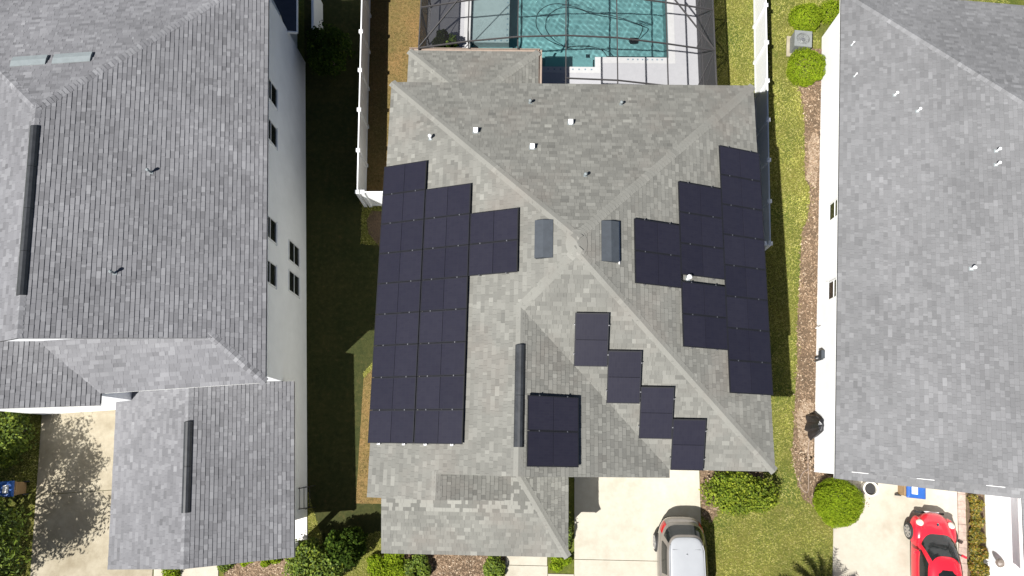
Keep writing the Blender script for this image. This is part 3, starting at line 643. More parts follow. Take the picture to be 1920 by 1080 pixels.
offridge(lh, ln, [(-8.15, 11.47), (-6.95, 11.47), (-6.95, 11.08), (-8.15, 11.08)], .10, 'vent_pale'); offridge(lh, ln, [(-6.72, 11.47), (-5.42, 11.47), (-5.42, 11.08), (-6.72, 11.08)], .10, 'vent_pale')
# low bay roof at the far corner
bay = MB(); bp_ = [(-.38, 15.2, 2.75), (-.02, 15.2, 2.6), (-.02, 17.2, 2.6), (-1.4, 17.2, 3.0), (-.85, 15.75, 3.0)]
bay.prism([(-.45, 15.22, 2.72), (-.02, 15.22, 2.58), (-.02, 18.2, 2.58), (-1.6, 18.2, 3.05), (-.62, 15.9, 2.78)], -.06); bay.build('bay_roof', 'navy_roof', lh)
MB().beam((-.45, 15.19, 2.66), (.0, 15.19, 2.54), .04, .14).beam((0, 15.2, 2.53), (0, 18.2, 2.53), .04, .14).build('fascia_board', 'trim_white', lh)
MB().box((-1.6, 15.3, 0), (-.75, 18.2, 2.5)).build('bay_wall', 'stucco_shade', lh)
MB().box((.35, 15.9, 0), (.45, 18.2, 1.6)).build('side_rail', 'trim_white', lh)

# ------------------------------------------------------------------ right house
rh = thing('house', 'low white house with bluish-grey shingle roof and sunlit side wall, on the right', 'house', (*RO, 0), RR)
rw = Plane(S, 0, 3.0, [[(0, .3), (7.5, .3), (7.5, 12.43), (0, 19.93)], [(0, 0), (.3, .3), (0, .3)]])
rn = Plane(0, -S, 3 + 19.93 * S, [[(0, 19.93), (7.5, 12.43), (15, 19.93)]])
re_ = Plane(-S, 0, 3 + 15 * S, [[(15, .3), (15, 19.93), (7.5, 12.43), (7.5, .3)]])
rsk = Plane(0, S, 3.0, [[(0, 0), (15, 0), (14.45, .55), (.55, .55)]])
rxw = Plane(S, 0, 3.0 - 6.6 * S, [[(6.6, -2.95), (10.4, -2.95), (10.4, .2), (6.6, .2)]]); rxe = Plane(-S, 0, 3.0 + 14.05 * S, [[(10.4, -2.95), (14.05, -2.95), (14.05, .2), (10.4, .2)]])
roof_r = shingle_roof(rh, [rw, rn, re_, rsk, rxw, rxe], 'shingle_right', 41, contrast=.55, lifts=(.013, .02))
caps(roof_r, rn.P(0, 19.93), rn.P(7.5, 12.43), rn.Nn, rw.Nn, 'shingle_right', 1, tone=(.66, .16)); caps(roof_r, rn.P(15, 19.93), rn.P(7.5, 12.43), rn.Nn, re_.Nn, 'shingle_right', 2, single=False)
rz_ = rw.z(7.5, 0); caps(roof_r, (7.5, .3, rz_), (7.5, 12.43, rz_), rw.Nn, re_.Nn, 'shingle_right', 3, single=False)
wall_box(rh, (.36, .2, 0), (14.64, 19.6, 2.92)); wall_box(rh, (7.08, -2.5, 0), (13.7, .2, 2.92))
MB().poly([(1.0, .5, 3.3), (14, .5, 3.3), (7.5, .5, rz_ - .1)]).build('gable_wall', 'stucco_white', rh)
fascia(rh, [((0, 0, 3.0), (0, 19.93, 3.0)), ((0, 19.93, 3.0), (15, 19.93, 3.0)), ((0, 0, 3.0), (6.6, 0, 3.0)), ((6.6, -2.95, 3.0), (6.6, .0, 3.0)), ((.3, .3, rw.z(.3, 0)), (7.5, .3, rz_))], .14, inn=(5, 5))
sf = MB(); sf.box((0, .02, 2.86), (.36, 19.9, 2.885)).box((.36, .02, 2.86), (6.6, .2, 2.885)).box((6.6, -2.9, 2.86), (7.08, 0, 2.885)); sf.build('soffit', 'trim_white', rh)
for k in range(3): MB().beam(rw.P(.5 + 1.9 * k, .28, .03), rw.P(1.0 + 1.9 * k, .28, .03), .014, .012).build('drip_edge', 'trim_white', rh)
for q in (11.1, 7.75): window(rh, (.36, q - .78), (0, 1), (-1, 0), .78, 1.2, 2.35)
for x, y, r_ in ((.38, 17.31, .04), (.48, 15.89, .04), (1.82, 14.91, .06), (2.54, 14.15, .06), (4.88, 12.31, .06), (4.86, 11.77, .06), (4.06, 7.83, .07)): flue(rh, rw, x, y, r_ * .62, .24, 'pipe_white')
# wall lantern, hose bib and utility pipes on the white side walls
lan = MB().lathe([(.02, .16), (.13, .10), (.17, .0), (.15, -.04)], (6.98, -2.42, 1.0), 16); lan.build('wall_lantern', 'lantern_bronze', rh)
ut = MB().tube([(.30, 4.65, 0), (.30, 4.65, .75), (.36, 4.65, .78)], .025, 8).tube([(.31, 4.8, 0), (.31, 4.8, .5)], .03, 8).box((.22, 4.68, .62), (.359, 5.0, .95)); ut.build('utility_pipes', 'vent_grey', rh)
MB().tube([(.30, 5.98, .45), (.22, 5.98, .45), (.18, 5.98, .40)], .02, 8).box((.30, 5.9, .38), (.358, 6.06, .54)).build('hose_bib', 'pipe_white', rh)

# ------------------------------------------------------------------ fences
def fence(label, pts, mode, name='vinyl_fence'):
    """pts: plan points, a post on each"""
    f_ = thing(name, label, 'fence', (pts[0][0], pts[0][1], 0)); O = Vector((pts[0][0], pts[0][1], 0))
    post = MB().box((-.065, -.065, 0), (.065, .065, 1.77)).mesh('post', 'vinyl_white')
    cap = MB(); b = [(-.085, -.085, 1.77), (.085, -.085, 1.77), (.085, .085, 1.77), (-.085, .085, 1.77)]; cap.rings([b, [(x, y, 1.80) for x, y, z in b]], (0, 0, 1.87)); cap = cap.mesh('post_cap', 'vinyl_white')
    for i, (x, y) in enumerate(pts):
        a = math.atan2(pts[min(i + 1, len(pts) - 1)][1] - pts[max(0, i - 1)][1], pts[min(i + 1, len(pts) - 1)][0] - pts[max(0, i - 1)][0])
        p = link('post', post, f_, None, Vector((x, y, 0)) - O); p.rotation_euler = (0, 0, a); c = link('post_cap', cap, p)
    for (ax, ay), (bx, by) in zip(pts, pts[1:]):
        A = Vector((ax, ay, 0)) - O; B = Vector((bx, by, 0)) - O; d = (B - A).normalized(); Lg = (B - A).length; m = MB(); n = max(2, round(Lg / .24))
        for k in range(n):
            a_ = A + d * (.066 + (Lg - .132) * k / n); b_ = A + d * (.066 + (Lg - .132) * (k + 1) / n - .006)
            m.beam(a_ + Vector((0, 0, .88)), b_ + Vector((0, 0, .88)), .024, 1.62)
        pn_ = m.build('panel', 'vinyl_white', f_)
        for zz in (.12, 1.70): MB().beam(A + d * .066 + Vector((0, 0, zz)), B - d * .066 + Vector((0, 0, zz)), .045, .14).build('rail', 'vinyl_white', pn_)
    return f_
xl = lambda y: -7.07 - (y - 10.53) * .042
ysl = [10.53 + 1.845 * k for k in range(9)]
fence('white vinyl privacy fence running beside the left house', [(xl(y), y) for y in ysl], 0)
fence('short white vinyl fence closing the gap to the centre house, by the left panels', [(-6.85, 10.53), (-5.7, 10.55), (-4.66, 10.56)], 0)
xr = lambda y: 9.84 + (y - 8.56) * .039
fence('white vinyl privacy fence running between centre house and right lawn', [(xr(8.56 + 1.8 * k), 8.56 + 1.8 * k) for k in range(10)], 0)
fence('short shaded vinyl fence joining the right fence to the centre house', [(9.62, 8.56), (8.7, 8.56), (7.74, 8.56)], 0)

# ------------------------------------------------------------------ pool and screen cage
DZ = .1
pd = MB()
for a, b, c, d in ((-4.75, 12.75, 7.75, PY0 - .3), (-4.75, PY0 - .3, PX0 - .3, 25.2), (PX1 + .3, PY0 - .3, 7.75, 25.2), (PSX + .3, PY0 - .3, PX1 + .3, PYS - .3), (PX0 - .3, PY1 + .3, PX1 + .3, 25.2)):
    pd.box((a, b, -.02), (c, d, DZ))
pd.build('pool_deck', 'pool_deck', None, kind='structure')
pool = thing('swimming_pool', 'turquoise swimming pool under the screen cage', 'pool', (0, 0, 0))
cop = MB()
for a, b, c, d in ((PX0 - .3, PY0 - .3, PSX + .3, PY0), (PX0 - .3, PY0, PX0, PY1 + .3), (PX1, PYS - .3, PX1 + .3, PY1 + .3), (PSX, PY0, PSX + .3, PYS), (PSX + .3, PYS - .3, PX1, PYS), (PX0, PY1, PX1, PY1 + .3)):
    cop.box((a + .002, b + .002, -.1), (c - .002, d - .002, DZ + .006))
cop.build('coping', 'coping', pool)
bs = MB(); D = -1.45
def q4(m, a, b, c, d): m.poly([a, b, c, d])
q4(bs, (PX0, PY0, D), (PX1, PY0, D), (PX1, PY1, D), (PX0, PY1, D))
q4(bs, (PX0, PY0, D), (PX0, PY1, D), (PX0, PY1, .1), (PX0, PY0, .1)); q4(bs, (PX1, PYS, D), (PX1, PYS, .1), (PX1, PY1, .1), (PX1, PY1, D)); q4(bs, (PX0, PY0, D), (PX0, PY0, .1), (PSX, PY0, .1), (PSX, PY0, D))
q4(bs, (PSX, PYS, D), (PSX, PYS, .1), (PX1, PYS, .1), (PX1, PYS, D)); q4(bs, (PSX, PY0, D), (PSX, PY0, .1), (PSX, PYS, .1), (PSX, PYS, D)); q4(bs, (PX0, PY1, D), (PX1, PY1, D), (PX1, PY1, .1), (PX0, PY1, .1))
bs.build('basin', 'pool_plaster', pool)
sh = MB().box((PX0 + .01, 18.55, D), (-.98, PY1 - .01, -.14)); sh.build('sun_shelf', 'shelf_plaster', pool)
stp = MB().box((PX0 + .01, PY0 + .01, D), (-.6, 18.54, -.75)).box((.7, PY0 + .01, D), (2.9, 17.9, -.35)).box((.7, 17.9, D), (2.6, 18.3, -.7)); stp.build('step', 'pool_plaster', pool)
tm = MB().box((-.035, -.035, 0), (.035, .035, .012)).mesh('marker_tile', 'pool_tile'); rt_ = random.Random(3)
for k in range(9): link('marker_tile', tm, pool, None, (-1.06, 18.65 + .28 * k, -.138))
for k in range(6): link('marker_tile', tm, pool, None, (-1.06 - .28 * (k + 1), 18.65, -.138))
for x, y in [(6.0 - .22 * k, 17.72) for k in range(8)] + [(2.8 - .28 * k, 17.2) for k in range(8)]: link('marker_tile', tm, pool, None, (x, y - .08, DZ + .0))
nx, ny = 90, 72; wv = MB()
rw_ = random.Random(5); WV = [(k * math.cos(a), k * math.sin(a), rw_.uniform(0, 6.28), .085 / k ** 1.55) for k, a in [(rw_.uniform(9, 34), rw_.uniform(0, 6.28)) for _ in range(14)]]
def wz(x, y): return sum(A * math.sin(kx * x + ky * y + p) for kx, ky, p, A in WV)
def wgrid(x0, x1, y0, y1, n1, n2):
    i0 = len(wv.v)
    for j in range(n2 + 1):
        for i in range(n1 + 1): x = x0 + (x1 - x0) * i / n1; y = y0 + (y1 - y0) * j / n2; wv.v.append((x, y, .0 + .5 * wz(x, y)))
    for j in range(n2):
        for i in range(n1): k = i0 + j * (n1 + 1) + i; wv.f.append((k, k + 1, k + n1 + 2, k + n1 + 1)); wv.t.append(.5)
wgrid(PX0 + .005, PX1 - .005, PYS + .005, PY1 - .005, 260, 190); wgrid(PX0 + .005, PSX - .005, PY0 + .005, PYS + .003, 160, 14)
wo = wv.build('water', 'pool_water', pool, smooth=True); wo.cycles.is_caustics_caster = True; sl.cycles.is_caustics_light = True
for o in pool.children:
    if o is not wo: o.cycles.is_caustics_receiver = True
hose = MB()
def smooth_path(p, n=8):
    out = []
    for i in range(len(p) - 1):
        a, b, c, d = p[max(0, i - 1)], p[i], p[i + 1], p[min(len(p) - 1, i + 2)]
        for k in range(n):
            t_ = k / n; out.append(tuple(.5 * (2 * b[j] + (c[j] - a[j]) * t_ + (2 * a[j] - 5 * b[j] + 4 * c[j] - d[j]) * t_ * t_ + (3 * b[j] - a[j] - 3 * c[j] + d[j]) * t_ ** 3) for j in range(3)))
    return out + [p[-1]]
hp = [(3.55, 17.8, .02), (3.2, 18.2, .02), (2.4, 18.35, .02), (1.6, 18.3, .02), (.75, 18.7, .02), (.3, 19.3, .02), (.35, 20.0, .02), (.9, 20.45, .02), (1.7, 20.45, .02), (2.7, 20.1, .02), (3.8, 19.9, .02), (4.7, 19.6, .0), (5.2, 19.45, -.2), (5.1, 19.25, -1.2)]
hose.tube(smooth_path(hp), .022, 6)
tag(hose.build('pool_hose', 'hose_black', None), 'dark vacuum hose looping across the turquoise water', 'hose')
cl = thing('pool_cleaner', 'small dark pool cleaner on the pool floor at the hose end', 'pool cleaner', (4.9, 19.2, -1.45)); bevel(MB().box((-.2, -.16, .03), (.2, .16, .2)).build('body', 'hose_black', cl), .05, 3)
for x in (-.18, .18): MB().tube([(x - .03, 0, .09), (x + .03, 0, .09)], .09, 14).build('wheel', 'rubber', cl)
cage = thing('pool_cage', 'bronze aluminium screen enclosure over the swimming pool', 'screen cage', (0, 0, 0))
XS = [-4.62, -2.54, -.5, 1.43, 3.49, 5.56, 7.62]; ZS = [3.0, 3.55, 3.92, 4.05, 3.92, 3.5, 3.0]; YS = [13.0, 14.55, 16.42, 18.3, 20.2, 22.1, 24.0]
def seg(name, A, B, w_=.055, h_=.10): MB().beam(A, B, w_, h_).build(name, 'cage_metal', cage)
for j, y in enumerate(YS):
    for i in range(6):
        if j < 2 and i < 2: continue
        if j == 2 and i < 3 and i < 2: pass
        if not (j < 2 and XS[i] < .3): seg('purlin', (XS[i], y, ZS[i]), (XS[i + 1], y, ZS[i + 1]), .038, .07)
for i, x in enumerate(XS):
    y0 = 13.0 if x > .3 else 16.42
    seg('rafter', (x, y0, ZS[i] + .004), (x, 24.0, ZS[i] + .004), .045, .085)
    if i in (1, 2): seg('rafter', (x, 16.45, 2.95), (x, 16.9, ZS[i] - .03), .055, .10)
for x in (XS[0], XS[-1]):
    sgn = 1 if x > 0 else -1
    for y in YS[(0 if sgn > 0 else 2):]: seg('post', (x, y, DZ), (x, y, 3.0), .06, .06)
    seg('chair_rail', (x, 13.0 if sgn > 0 else 16.42, 1.0), (x, 24.0, 1.0), .04, .05)
    for a, b in zip(YS[(0 if sgn > 0 else 2):], YS[(1 if sgn > 0 else 3):]):
        seg('brace', (x, a, 3.0), (x, (a + b) / 2, 1.0), .02, .025); seg('brace', (x, b, 3.0), (x, (a + b) / 2, 1.0), .02, .025)
for i, x in enumerate(XS[1:-1]): seg('post', (x, 24.0, DZ), (x, 24.0, ZS[i + 1]), .06, .06)
seg('brace', (-4.62, 16.42, 3.03), (-2.54, 18.95, 3.58), .04, .07); seg('brace', (7.62, 16.42, 3.03), (5.56, 18.95, 3.53), .04, .07)
seg('brace', (7.62, 13.0, 3.03), (5.56, 14.55, 3.53), .05, .08)
for i in range(6):
    for j in range(6):
        if YS[j] < 16 and XS[i] < .3: continue
        MB().poly([(XS[i] + .04, YS[j] + .03, ZS[i] + .02), (XS[i + 1] - .04, YS[j] + .03, ZS[i + 1] + .02), (XS[i + 1] - .04, YS[j + 1] - .03, ZS[i + 1] + .02), (XS[i] + .04, YS[j + 1] - .03, ZS[i] + .02)]).build('roof_screen', 'screen_roof', cage)
for x in (XS[0], XS[-1]):
    for j in range(6):
        if YS[j] < 16 and x < 0: continue
        MB().poly([(x, YS[j] + .03, DZ), (x, YS[j + 1] - .03, DZ), (x, YS[j + 1] - .03, 2.95), (x, YS[j] + .03, 2.95)]).build('wall_screen', 'screen_wall', cage)
for i in range(6): MB().poly([(XS[i] + .03, 24.0, DZ), (XS[i + 1] - .03, 24.0, DZ), (XS[i + 1] - .03, 24.0, ZS[i + 1] - .05), (XS[i] + .03, 24.0, ZS[i] - .05)]).build('wall_screen', 'screen_wall', cage)

# ------------------------------------------------------------------ plants
def foliage(m, c, rad, n, leaf, rnd, lump=.16, zlow=-.5, shell=.62, aspect=1.7, up=.35):
    ph = [rnd.uniform(0, 6.28) for _ in range(6)]
    for _ in range(n):
        z = rnd.uniform(zlow, 1); a = rnd.uniform(0, 6.283); s_ = math.sqrt(max(0, 1 - z * z)); d = Vector((s_ * math.cos(a), s_ * math.sin(a), z))
        l_ = 1 + lump * (math.sin(3 * a + ph[0]) * .5 + math.sin(5 * a + 4 * z + ph[1]) * .5 + math.sin(7 * z + 2 * a + ph[2]) * .4 + .4 * math.sin(11 * a + 9 * z + ph[3]))
        k = shell + (1 - shell) * math.sqrt(rnd.random()); P = Vector((c[0] + d.x * rad[0] * l_ * k, c[1] + d.y * rad[1] * l_ * k, c[2] + d.z * rad[2] * l_ * k))
        nrm = (d * .7 + Vector((0, 0, up)) + Vector((rnd.gauss(0, .5), rnd.gauss(0, .5), rnd.gauss(0, .35)))).normalized()
        t_ = nrm.cross(Vector((rnd.gauss(0, 1), rnd.gauss(0, 1), rnd.gauss(0, 1)))).normalized(); b_ = nrm.cross(t_)
        L_ = leaf * rnd.uniform(.7, 1.3); W_ = L_ / aspect
        m.poly([P - t_ * L_ * .5, P + b_ * W_ * .5 + nrm * W_ * .12, P + t_ * L_ * .5, P - b_ * W_ * .5 + nrm * W_ * .12], min(1, max(0, rnd.gauss(.45, .22) + (k - .85) * .7)))
def shrub(label, x, y, rad, n, leaf, mat, seed, cat='shrub', name='shrub', zc=None, clumps=None, group=None, **kw):
    rnd = random.Random(seed); t_ = thing(name, label, cat, (x, y, 0), 0, group); m = MB(); zc = rad[2] * .55 if zc is None else zc
    if clumps:
        for k in range(clumps):
            a = 6.283 * k / clumps + rnd.uniform(-.4, .4); rr = math.sqrt(rnd.uniform(.05, .8)) * .72
            s_ = rnd.uniform(.38, .62); foliage(m, (math.cos(a) * rad[0] * rr, math.sin(a) * rad[1] * rr, zc * rnd.uniform(.8, 1.25)), (rad[0] * s_, rad[1] * s_, rad[2] * s_ * 1.1), n // clumps, leaf, rnd, **kw)
    else: foliage(m, (0, 0, zc), rad, n, leaf, rnd, **kw)
    m.build('foliage', mat, t_)
    st = MB()
    for k in range(5):
        a = rnd.uniform(0, 6.28); st.tube([(0, 0, 0), (math.cos(a) * rad[0] * .25, math.sin(a) * rad[1] * .25, zc * .6), (math.cos(a) * rad[0] * .55, math.sin(a) * rad[1] * .55, zc)], [.03, .02, .012], 6)
    st.build('stem', 'bark', t_)
    return t_
shrub('clipped round lime green bush at the corner of the right driveway', 12.3, -1.56, (.93, .93, .8), 21000, .06, 'leaf_lime', 1, zlow=-.6, lump=.05, shell=.6, zc=.55)
shrub('clipped ball bush nearest the top edge beside the air conditioner', 12.5, 19.62, (.72, .68, .65), 6500, .06, 'leaf_lime', 2, lump=.09, shell=.75)
shrub('clipped ball bush just below the air conditioner by the white wall', 12.34, 17.15, (.84, .84, .72), 9000, .06, 'leaf_lime', 3, lump=.09, shell=.75)
shrub('small bush tucked behind the corner of the right white wall', 13.75, 19.98, (.62, .55, .55), 3500, .06, 'leaf_lime', 4, lump=.12)
shrub('broad leafy bush below the right corner of the solar roof', 8.55, -1.30, (1.34, .92, .85), 11000, .105, 'leaf_bright', 5, clumps=11, lump=.18)
shrub('large leafy bush at the corner of the left garage', -7.85, -4.15, (1.25, 1.0, 1.6), 9000, .12, 'leaf_green', 6, clumps=9)
shrub('tall dark bush shading the gap before the centre porch', -6.75, -3.55, (.8, .8, 1.5), 6000, .12, 'leaf_dark', 7, clumps=7)
shrub('yellow-green grassy clump at the left end of the porch bed', -5.3, -4.35, (.8, .8, .5), 3600, .14, 'leaf_lime', 8, aspect=4, clumps=5)
shrub('leafy green plant in the porch bed beside the grassy clump', -4.05, -4.45, (.62, .7, .55), 2600, .14, 'leaf_green', 9, aspect=2.6, clumps=4)
shrub('round green plant at the left edge of the front walk', -1.12, -4.35, (.5, .62, .5), 2000, .13, 'leaf_green', 10, aspect=2.2, clumps=4)
shrub('small yellow-green plant under the right corner of the porch roof', 1.42, -3.95, (.46, .4, .42), 1500, .12, 'leaf_lime', 12, aspect=2.6, clumps=4)
shrub('narrow green plant along the driveway edge of the porch', 1.75, -2.9, (.16, .75, .5), 700, .12, 'leaf_green', 13, aspect=2.4)
shrub('low green plant strip between left driveway and garage walk', *L(-5.7, -6.5), (.32, .6, .35), 1100, .1, 'leaf_lime', 14, aspect=2.4)
for k, (p, q, r1, mt) in enumerate(((-3.5, -6.25, .42, 'leaf_green'), (-2.75, -6.15, .34, 'leaf_lime'), (-1.85, -6.15, .42, 'leaf_lime'))):
    shrub(('green', 'first yellow-green', 'second yellow-green')[k] + ' low bush under the street edge of the left garage roof', *L(p, q), (r1, r1, .4), 1300, .1, mt, 15 + k, clumps=3)
shrub('dark leafy bush beside the left house at the top of the shaded strip', -8.95, 17.3, (1.0, 1.15, 1.9), 4800, .14, 'leaf_dark', 20, clumps=6)
shrub('sunlit leafy bush at the left edge of the left driveway', -20.55, .6, (.75, 1.5, 1.6), 5200, .13, 'leaf_green', 21, clumps=7)
shrub('shaded leafy bush below the blue-lidded cart at the left edge', -20.7, -4.3, (.75, 1.7, 1.2), 4600, .13, 'leaf_dark', 22, clumps=7)
shrub('dark potted shrub on the pool deck in the cage corner', -3.85, 18.0, (.5, .5, .6), 2400, .11, 'leaf_dark', 23, zc=.75, clumps=4, name='potted_shrub')
for k in range(7):
    x, y = Rt(6.62, -.35 - .62 * k)
    shrub('yellow-bronze croton in the narrow bed by the red car, %s from the roof edge' % ORD[k], x, y, (.34, .40, .40), 1500, .10, 'leaf_croton', 30 + k, clumps=3, aspect=2.2, group='crotons along the right driveway')
def tree(name, label, x, y, hgt, rad, n, leaf, mat, seed):
    rnd = random.Random(seed); t_ = thing(name, label, 'tree', (x, y, 0)); tr = MB()
    tr.tube([(0, 0, 0), (.05, .03, hgt * .3), (-.04, .08, hgt * .6), (.02, 0, hgt * .9)], [.15, .12, .085, .03], 10); fo = MB()
    for k in range(16):
        a = 2.4 * k + rnd.uniform(-.3, .3); z0 = hgt * rnd.uniform(.3, .7); e = Vector((math.cos(a) * rad * rnd.uniform(.55, .95), math.sin(a) * rad * rnd.uniform(.55, .95), z0 + hgt * rnd.uniform(.05, .28)))
        tr.tube([(0, 0, z0), tuple(Vector((0, 0, z0)).lerp(e, .5) + Vector((0, 0, .1))), tuple(e)], [.05, .035, .012], 6)
        s_ = rad * rnd.uniform(.28, .46); foliage(fo, tuple(e), (s_, s_, s_ * .8), n // 16, leaf, rnd, shell=.2, zlow=-1, aspect=2.4, lump=.25)
    tr.build('trunk', 'bark', t_); fo.build('crown', mat, t_); return t_
tree('driveway_tree', 'leafy tree left of the left driveway that shades the concrete', -21.55, -3.9, 5.2, 2.75, 18000, .17, 'leaf_green', 51)
tree('driveway_tree', 'leafy tree off the left edge that shades the blue-lidded cart', -23.0, -2.6, 5.0, 2.3, 9000, .17, 'leaf_green', 53)
pal = thing('palm_tree', 'small spiky palm on the front lawn whose shadow falls by the right driveway', 'tree', (10.35, -6.2, 0)); rnd = random.Random(77)
MB().tube([(0, 0, 0), (.05, .02, 1.2), (0, 0, 2.6)], [.14, .11, .10], 10).build('trunk', 'bark', pal); fo = MB()
for k in range(64):
    a = 2.399 * k; up = 1.25 - 1.5 * k / 64; L_ = rnd.uniform(1.3, 1.9); P = []
    for j in range(9):
        u = j / 8; P.append(Vector((math.cos(a) * L_ * u * math.cos(up * (1 - .4 * u)), math.sin(a) * L_ * u * math.cos(up * (1 - .4 * u)), 2.6 + L_ * (math.sin(up) * u - .45 * u * u))))
    fo.tube(P, [.018 - .0018 * j for j in range(9)], 4)
    for j in range(2, 9):
        d = (P[j] - P[j - 1]).normalized(); sd = d.cross(Vector((0, 0, 1))).normalized()
        for s_ in (-1, 1):
            for h_ in (0, .5):
                b0 = P[j - 1].lerp(P[j], h_); tip = b0 + (sd * s_ * .8 + d * .75).normalized() * (.34 - .02 * j) + Vector((0, 0, -.05)); fo.poly([b0 - d * .034, b0 + d * .034, tip], rnd.uniform(.2, .8))
fo.build('crown', 'leaf_green', pal)

# ------------------------------------------------------------------ yard objects
ac = thing('air_conditioner', 'grey outdoor air conditioner unit with round fan top between ball bushes', 'air conditioner', (12.18, 18.38, 0), R(-5))
slab_ = MB().box((-.5, -.5, 0), (.5, .5, .06)).build('pad', 'concrete_old', ac)
b_ = MB()
for k in range(22):
    for sx in (-1, 1): b_.box((sx * .365 - .012, -.36 + k * .0335, .1), (sx * .365 + .012, -.345 + k * .0335, .68)); b_.box((-.36 + k * .0335, sx * .365 - .012, .1), (-.345 + k * .0335, sx * .365 + .012, .68))
b_.box((-.35, -.35, .06), (.35, .35, .62)); b_.build('louvered_body', 'ac_metal', ac)
tp = MB(); o_ = [(-.385, -.385), (.385, -.385), (.385, .385), (-.385, .385)]
ring = [(.29 * math.cos(a * math.pi / 16), .29 * math.sin(a * math.pi / 16)) for a in range(32)]
def sq(a): c, s = math.cos(a), math.sin(a); k = .385 / max(abs(c), abs(s)); return (c * k, s * k)
outer = [sq(a * math.pi / 16) for a in range(32)]
tp.rings([[(x, y, .68) for x, y in outer], [(x, y, .75) for x, y in outer], [(x, y, .75) for x, y in ring], [(x * .97, y * .97, .66) for x, y in ring]]); tp.build('top_cover', 'ac_metal', ac)
fg = MB()
for r_ in (.06, .12, .18, .24): fg.tube([(r_ * math.cos(a * math.pi / 12), r_ * math.sin(a * math.pi / 12), .735) for a in range(25)], .005, 5, False)
for k in range(8): a = k * math.pi / 4; fg.tube([(.04 * math.cos(a), .04 * math.sin(a), .735), (.29 * math.cos(a), .29 * math.sin(a), .735)], .005, 5)
fg.build('fan_guard', 'ac_metal', ac); MB().lathe([(.0, .64), (.1, .64), (.1, .70), (.0, .705)], seg=16).build('fan_hub', 'alloy', ac)
fb = MB()
for k in range(4): a = k * math.pi / 2; fb.poly([(.08 * math.cos(a), .08 * math.sin(a), .66), (.27 * math.cos(a - .3), .27 * math.sin(a - .3), .63), (.27 * math.cos(a + .35), .27 * math.sin(a + .35), .68)])
fb.build('fan_blade', 'ac_metal', ac)
def cart(label, x, y, rz):
    c = thing('recycling_cart', label, 'bin', (x, y, 0), rz, 'recycling carts'); m = MB()
    def rr(w_, d_, z, yo=0): return [(sx * w_ / 2, sy * d_ / 2 + yo, z) for sx, sy in ((-1, -1), (1, -1), (1, 1), (-1, 1))]
    m.rings([rr(.44, .46, .05), rr(.5, .56, .55), rr(.56, .66, .98)], None); m.poly(list(reversed(rr(.44, .46, .05)))); bevel(m.build('body', 'cart_tan', c), .03, 2)
    l_ = MB(); l_.rings([rr(.6, .72, .98), rr(.61, .73, 1.03), rr(.5, .6, 1.09)], (0, 0, 1.10)); bevel(l_.build('lid', 'cart_blue', c), .02, 2)
    lb = MB().box((-.15, -.02, 1.09), (.15, .2, 1.104))
    lb.build('sticker', 'label_white', c)
    MB().tube([(-.24, .40, .96), (.24, .40, .96)], .018, 8).build('handle', 'cart_tan', c)
    for s_ in (-.25, .25): MB().tube([(s_ - .025, .26, .12), (s_ + .025, .26, .12)], .12, 16).build('wheel', 'rubber', c)
    return c
cart('tan recycling cart with blue lid at the left edge beside the shaded driveway', -20.33, -1.68, R(4.8 - 90)); cart('tan recycling cart with blue lid under the right roof edge', 15.12, -1.02, R(-5 + 90))
pt = thing('planter_pot', 'round pale-rimmed clay planter pot beside the clipped round bush', 'planter', (13.62, -1.02, 0))
MB().lathe([(.17, 0), (.24, .25), (.27, .44), (.29, .46), (.29, .52), (.235, .52), (.235, .12)], seg=28).build('pot', 'pot_rim', pt, smooth=False); MB().lathe([(.0, .38), (.228, .40), (.228, .41), (.0, .415)], seg=20).build('soil', 'black_plastic', pt)
gr = thing('covered_grill', 'black grill under a draped plastic cover against the white side wall', 'grill', (11.72, 1.38, 0), R(-5)); rnd = random.Random(8); rs = []
for k in range(9):
    z = .95 * k / 8; rr = [];
    for a in range(40):
        th = a * math.pi / 20; f_ = 1 + (.16 * (1 - k / 9)) * math.sin(6 * th + .8 * math.sin(2 * th) + k * .15) + .05 * math.sin(13 * th)
        s_ = (.52 - .30 * (k / 8) ** 1.3); rr.append((math.cos(th) * s_ * .62 * f_, math.sin(th) * s_ * f_ * (1 if math.sin(th) < 0 else 1.12), z + .03 * math.sin(5 * th + k)))
    rs.append(rr)
MB().rings(rs, (.0, .03, 1.0)).build('cover', 'cover_black', gr)
lg = MB()
for sx in (-.2, .2):
    for sy in (-.3, .3): lg.tube([(sx, sy, 0), (sx, sy, .3)], .02, 6)
lg.build('leg', 'black_plastic', gr)
rk = thing('metal_rack', 'black folding metal rack leaning on the left garage wall', 'rack', (*L(-.36, -3.98), 0), LR)
for y0 in (-.42, .42):
    MB().tube([(.30, y0, 0), (.06, y0 * .9, 1.45)], .017, 6).build('leg', 'black_plastic', rk); MB().tube([(.08, y0 * .9, .1), (.26, y0, 1.2)], .015, 6).build('leg', 'black_plastic', rk)
for z in (.5, 1.0, 1.4): MB().tube([(.30 - .165 * z, -.42, z), (.30 - .165 * z, .42, z)], .014, 6).build('crossbar', 'black_plastic', rk)
hs = MB(); hs.tube(smooth_path([(*Rt(.15, .3), .03), (*Rt(-.1, .1), .03), (*Rt(-.2, -.3), .03), (*Rt(.0, -.6), .03), (*Rt(.15, -.45), .03), (*Rt(.1, .9), .03), (*Rt(.22, 2.0), .03)]), .014, 6)
tag(hs.build('garden_hose', 'gutter_tan', None), 'thin brown garden hose lying along the foot of the right wall', 'hose')

